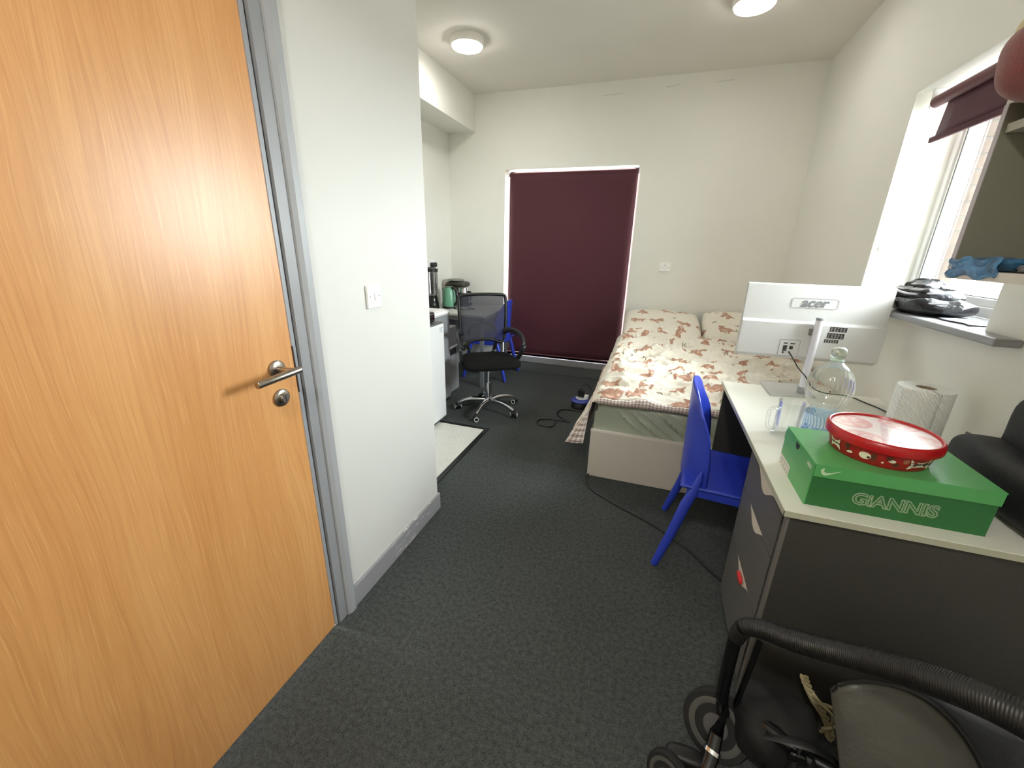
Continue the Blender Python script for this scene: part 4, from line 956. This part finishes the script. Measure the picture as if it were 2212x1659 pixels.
# double socket with plugs
ds = thing('double_socket', 'white double socket on the kitchen corner wall above the blender', 'socket', (XA, 4.14, 1.24))
obj('plate', Bx(XA, XA+.010, 4.065, 4.215, 1.205, 1.292), M_white, ds, bevel=.004)
for y, lb in ((4.115, 'black plug in the near half of the double wall socket'), (4.175, 'black plug in the far half of the double wall socket')):
    p_ = thing('power_plug', lb, 'plug', (XA+.010, y, 1.235), 0, 'plugs in the kitchen socket')
    obj('plug_body', G().blob((XA+.030, y, 1.243), (.020, .024, .026), 20, 12, 3), M_black, p_, smooth=True)
    obj('cord', G().tube(spline([(XA+.030, y, 1.222), (XA+.028, y, 1.16), (XA+.022, y+.01, 1.02), (XA+.02, y+.02, .80)], 6), .0042, 7), M_black, p_, smooth=True)

# ------------------------------------------------------------------ CABLES, REEL
CB = [(-.262, 2.425, .02), (-.268, 2.38, .006), (-.226, 2.279, .0055), (-.057, 2.16, .0055), (.18, 2.024, .0055), (.336, 1.885, .0055), (.40, 1.80, .0055), (.475, 1.72, .0055), (.56, 1.69, .0055)]
tag(obj('floor_cable', G().tube(spline(CB, 8), .0058, 8), M_black, smooth=True), 'long black cable on the carpet from the bed corner to the drawers', 'cable')
CC = [(-.671, 3.206), (-.67, 3.121), (-.71, 3.085), (-.787, 3.097), (-.817, 3.141), (-.815, 3.2), (-.748, 3.24), (-.66, 3.251), (-.556, 3.251), (-.60, 3.275), (-.622, 3.29), (-.685, 3.364), (-.702, 3.419), (-.69, 3.489), (-.636, 3.53), (-.551, 3.532), (-.461, 3.536), (-.42, 3.60)]
tag(obj('coiled_cable', G().tube(spline([(x, y, .0075) for x, y in CC], 6), .0055, 8), M_black, smooth=True), 'thin black cable looped on the carpet left of the bed', 'cable')
ex = thing('extension_reel', 'round blue and black extension socket on the carpet beside the bed', 'extension lead', (-.535, 3.66, 0))
obj('reel_base', G().lathe([(.075, 0), (.085, .006), (.080, .05), (.070, .062)], (-.535, 3.66, 0), seg=36), M_black, ex, smooth=True)
obj('reel_top', G().lathe([(.088, .062), (.090, .070), (.078, .084), (.055, .088)], (-.535, 3.66, 0), seg=40), mat('blue_disc', (58, 72, 160), .35), ex, smooth=True, label='blue disc top')
obj('white_ring', G().lathe([(.056, .0885), (.058, .094), (.048, .097), (.046, .090)], (-.525, 3.665, 0), seg=36), mat('white_ring', (206, 210, 216), .4), ex, smooth=True)
pa = thing('power_adapter', 'black square power adapter plugged into the blue extension socket', 'adapter', (-.535, 3.69, .10))
obj('adapter_body', Bx(-.568, -.508, 3.672, 3.722, .099, .163), M_black, pa, bevel=.006)
obj('cord', G().tube(spline([(-.54, 3.70, .157), (-.53, 3.71, .20), (-.50, 3.73, .215), (-.46, 3.74, .18), (-.42, 3.74, .10), (-.40, 3.74, .012)], 6), .003, 7), M_black, pa, smooth=True)
tag(obj('white_charger', Bx(-.503, -.463, 3.645, 3.690, .090, .125), M_white, bevel=.006), 'white cube charger plugged into the blue extension socket', 'charger')
tag(obj('white_wire', G().tube(spline([(-.335, 3.55, .32), (-.345, 3.46, .25), (-.345, 3.40, .12), (-.31, 3.35, .008)], 6), .0022, 6), M_white, smooth=True), 'thin white wire hanging beside the bed under the duvet edge', 'wire')

# ------------------------------------------------------------------ PUSHCHAIR
pc = thing('pushchair', 'folded black pushchair with foam handle standing in front of the desk end', 'pushchair', (.6, .9, 0))
GP = [(.337, 1.0, .22), (.333, 1.0, .36), (.333, .998, .440), (.345, .990, .492), (.385, .970, .520), (.44, .935, .545), (.533, .88, .600), (.60, .80, .672), (.66, .735, .715), (.74, .68, .720), (.86, .62, .715)]
gs = spline(GP[2:], 7); nn = len(gs)
obj('handle_grip', G().tube(gs, [.021+.010*min(1, k/nn*1.3) for k in range(nn)], 16), M_foam, pc, smooth=True, label='ribbed black foam handle')
obj('frame_tube', G().tube(spline([(.344, .975, .17), GP[0], GP[1], GP[2], GP[3]], 5), .017, 14), M_blackg, pc, smooth=True)
obj('frame_tube', G().tube([(.385, .985, .46), (.375, .995, .20), (.40, 1.01, .12)], .008, 10), M_blackg, pc, smooth=True)
obj('rear_strut', G().tube([(.41, 1.0, .14), (.50, .95, .17), (.66, .90, .18), (.92, .88, .17)], .014, 10).tube([(.86, .62, .715), (.90, .80, .45), (.92, .88, .17)], .016, 10), M_black, pc, smooth=True)
def wheel(c, r, ax, w, nm='wheel'):
    ax = Vector(ax).normalized(); c = Vector(c)
    t = obj(nm, G().lathe([(r*.74, -w), (r*.95, -w), (r, -w*.55), (r, w*.55), (r*.95, w), (r*.74, w)], c, ax, 44), M_rubber, pc, smooth=True)
    obj('rim', G().lathe([(r*.80, -w*.6), (r*.80, w*1.02), (r*.70, w*1.10), (r*.62, w*1.02), (r*.60, w*.7)], c, ax, 44, cap=False), mat('worn_grey_rim', (98, 98, 94), .35, .4), t, smooth=True)
    obj('hub_disc', G().lathe([(r*.54, w*.6), (r*.52, w*.95), (r*.2, w*1.05), (.004, w*1.05)], c, ax, 40), mat('grey_hub', (96, 96, 96), .4, .3), t, smooth=True)
    obj('wheel_web', G().lathe([(r*.62, w*.3), (r*.5, w*.5)], c, ax, 36, cap=True), M_black, t)
    return t
wheel((.342, .995, .098), .095, (-.42, -.82, .42), .018)
wheel((.205, .835, .062), .060, (-.5, -.8, .3), .014)
wheel((.95, .90, .092), .088, (-.5, -.8, .1), .016)
obj('fork', G().tube([(.345, .965, .205), (.330, .945, .13), (.318, .905, .085), (.300, .868, .055)], [.016, .018, .020, .018], 12, e=.6), M_blackg, pc, smooth=True)
obj('fork_clip', G().tube([(.322, .918, .100), (.319, .911, .093)], .0225, 14, e=.7), M_chrome, pc, smooth=True)
obj('brake_pedal', G().blob((.255, .90, .060), (.055, .026, .018), 24, 12, 2.8), M_black, pc, smooth=True)
obj('purple_button', G().blob((.212, .86, .085), (.012, .012, .009), 16, 8, 2.2), mat('purple_plastic', (112, 78, 112), .3), pc, smooth=True)
obj('seat_base', G().blob((.485, .995, .160), (.105, .095, .100), 40, 20, 2.4, lambda q: q*(1+.25*noise.noise(q*16))), mat('dull_black_nylon', (9, 9, 10), .8, bump=.3, bscale=40), pc, smooth=True)
obj('folding_joint', G().tube([(.40, .985, .20), (.46, .93, .225), (.53, .90, .21)], [.016, .022, .018], 14), M_blackg, pc, smooth=True)
obj('seat_webbing', G().blob((.55, .90, .10), (.10, .09, .075), 30, 14, 2.6), M_nylon, pc, smooth=True)
# hood panel with piping
HB = [(.546, .95, .410), (.560, .95, .440), (.60, .95, .470), (.66, .95, .482), (.72, .947, .470), (.78, .935, .430), (.82, .915, .378), (.845, .885, .320), (.86, .85, .25), (.86, .82, .17)]
hb_ = spline(HB, 5)
def hood(u, v):
    p = hb_[min(len(hb_)-1, int(round(u*(len(hb_)-1))))]; bot = Vector((.600+u*.24, .80, .10)); q = p.lerp(bot, v)
    q.y -= .035*math.sin(math.pi*v)*(.4+.6*math.sin(math.pi*u))+.006*noise.noise(Vector((u*5, v*6, 0)))
    if v == 0: pass
    return q
obj('hood_panel', G().grid(hood, 45, 20), M_leather, pc, smooth=True, solid=.004, label='grey-black leatherette panel')
obj('hood_piping', G().tube([p+Vector((0, -.004, .002)) for p in hb_], .0048, 8), mat('black_piping', (30, 30, 30), .35), pc, smooth=True)
obj('side_panel', G().grid(lambda u, v: Vector((.66+u*.40, .965-.05*u+.012*math.sin(u*9+v*3), .478-.02*u-v*.36)), 24, 16), mat('grey_nylon', (58, 60, 66), .5, bump=.4, bscale=20, bdist=.01), pc, smooth=True, solid=.004)
ROPE = [(.585, 1.145, .215), (.600, 1.14, .185), (.628, 1.135, .140), (.660, 1.13, .100), (.686, 1.13, .045), (.69, 1.13, .02)]
rp = spline(ROPE, 6)
g = G()
g.tube(spline([(.600, 1.14, .185), (.632, 1.12, .16), (.668, 1.115, .13), (.680, 1.125, .07), (.67, 1.14, .02)], 6), .005, 8).tube(spline([(.628, 1.135, .14), (.672, 1.13, .14), (.684, 1.11, .10), (.66, 1.12, .06)], 6), .005, 8)
for ph in (0, 2.1, 4.2): g.tube([p+Vector((.007*math.cos(k*.8+ph), .007*math.sin(k*.8+ph), 0)) for k, p in enumerate(rp)], .006, 8)
tag(obj('rope', g, mat('cream_rope', (196, 184, 146), .9), smooth=True), 'frayed cream rope against the desk end behind the pushchair near the floor', 'rope')
crump((.425, 1.085, .03), (.03, .03, .03), mat('cream_bag', (190, 182, 150), .9), 'small cream bundle on the carpet behind the front wheel of the pushchair', 'bundle', 'bundle', 30, .2)
obj('harness_strap', G().tube(spline([(.42, .93, .20), (.46, .905, .245), (.52, .90, .258), (.58, .91, .23), (.62, .93, .18)], 5), .012, 8, e=.35), mat('black_webbing', (26, 26, 28), .5), pc, smooth=True)
obj('harness_strap', G().tube(spline([(.50, .90, .255), (.49, .885, .20), (.47, .885, .13), (.45, .89, .08)], 5), .011, 8, e=.35), mat('black_webbing', (26, 26, 28), .5), pc, smooth=True)
obj('buckle', G().blob((.497, .888, .225), (.020, .010, .016), 20, 10, 3), M_blackg, pc, smooth=True)
obj('axle_bracket', G().tube([(.60, .86, .10), (.66, .86, .11)], .012, 12), M_chrome, pc, smooth=True)
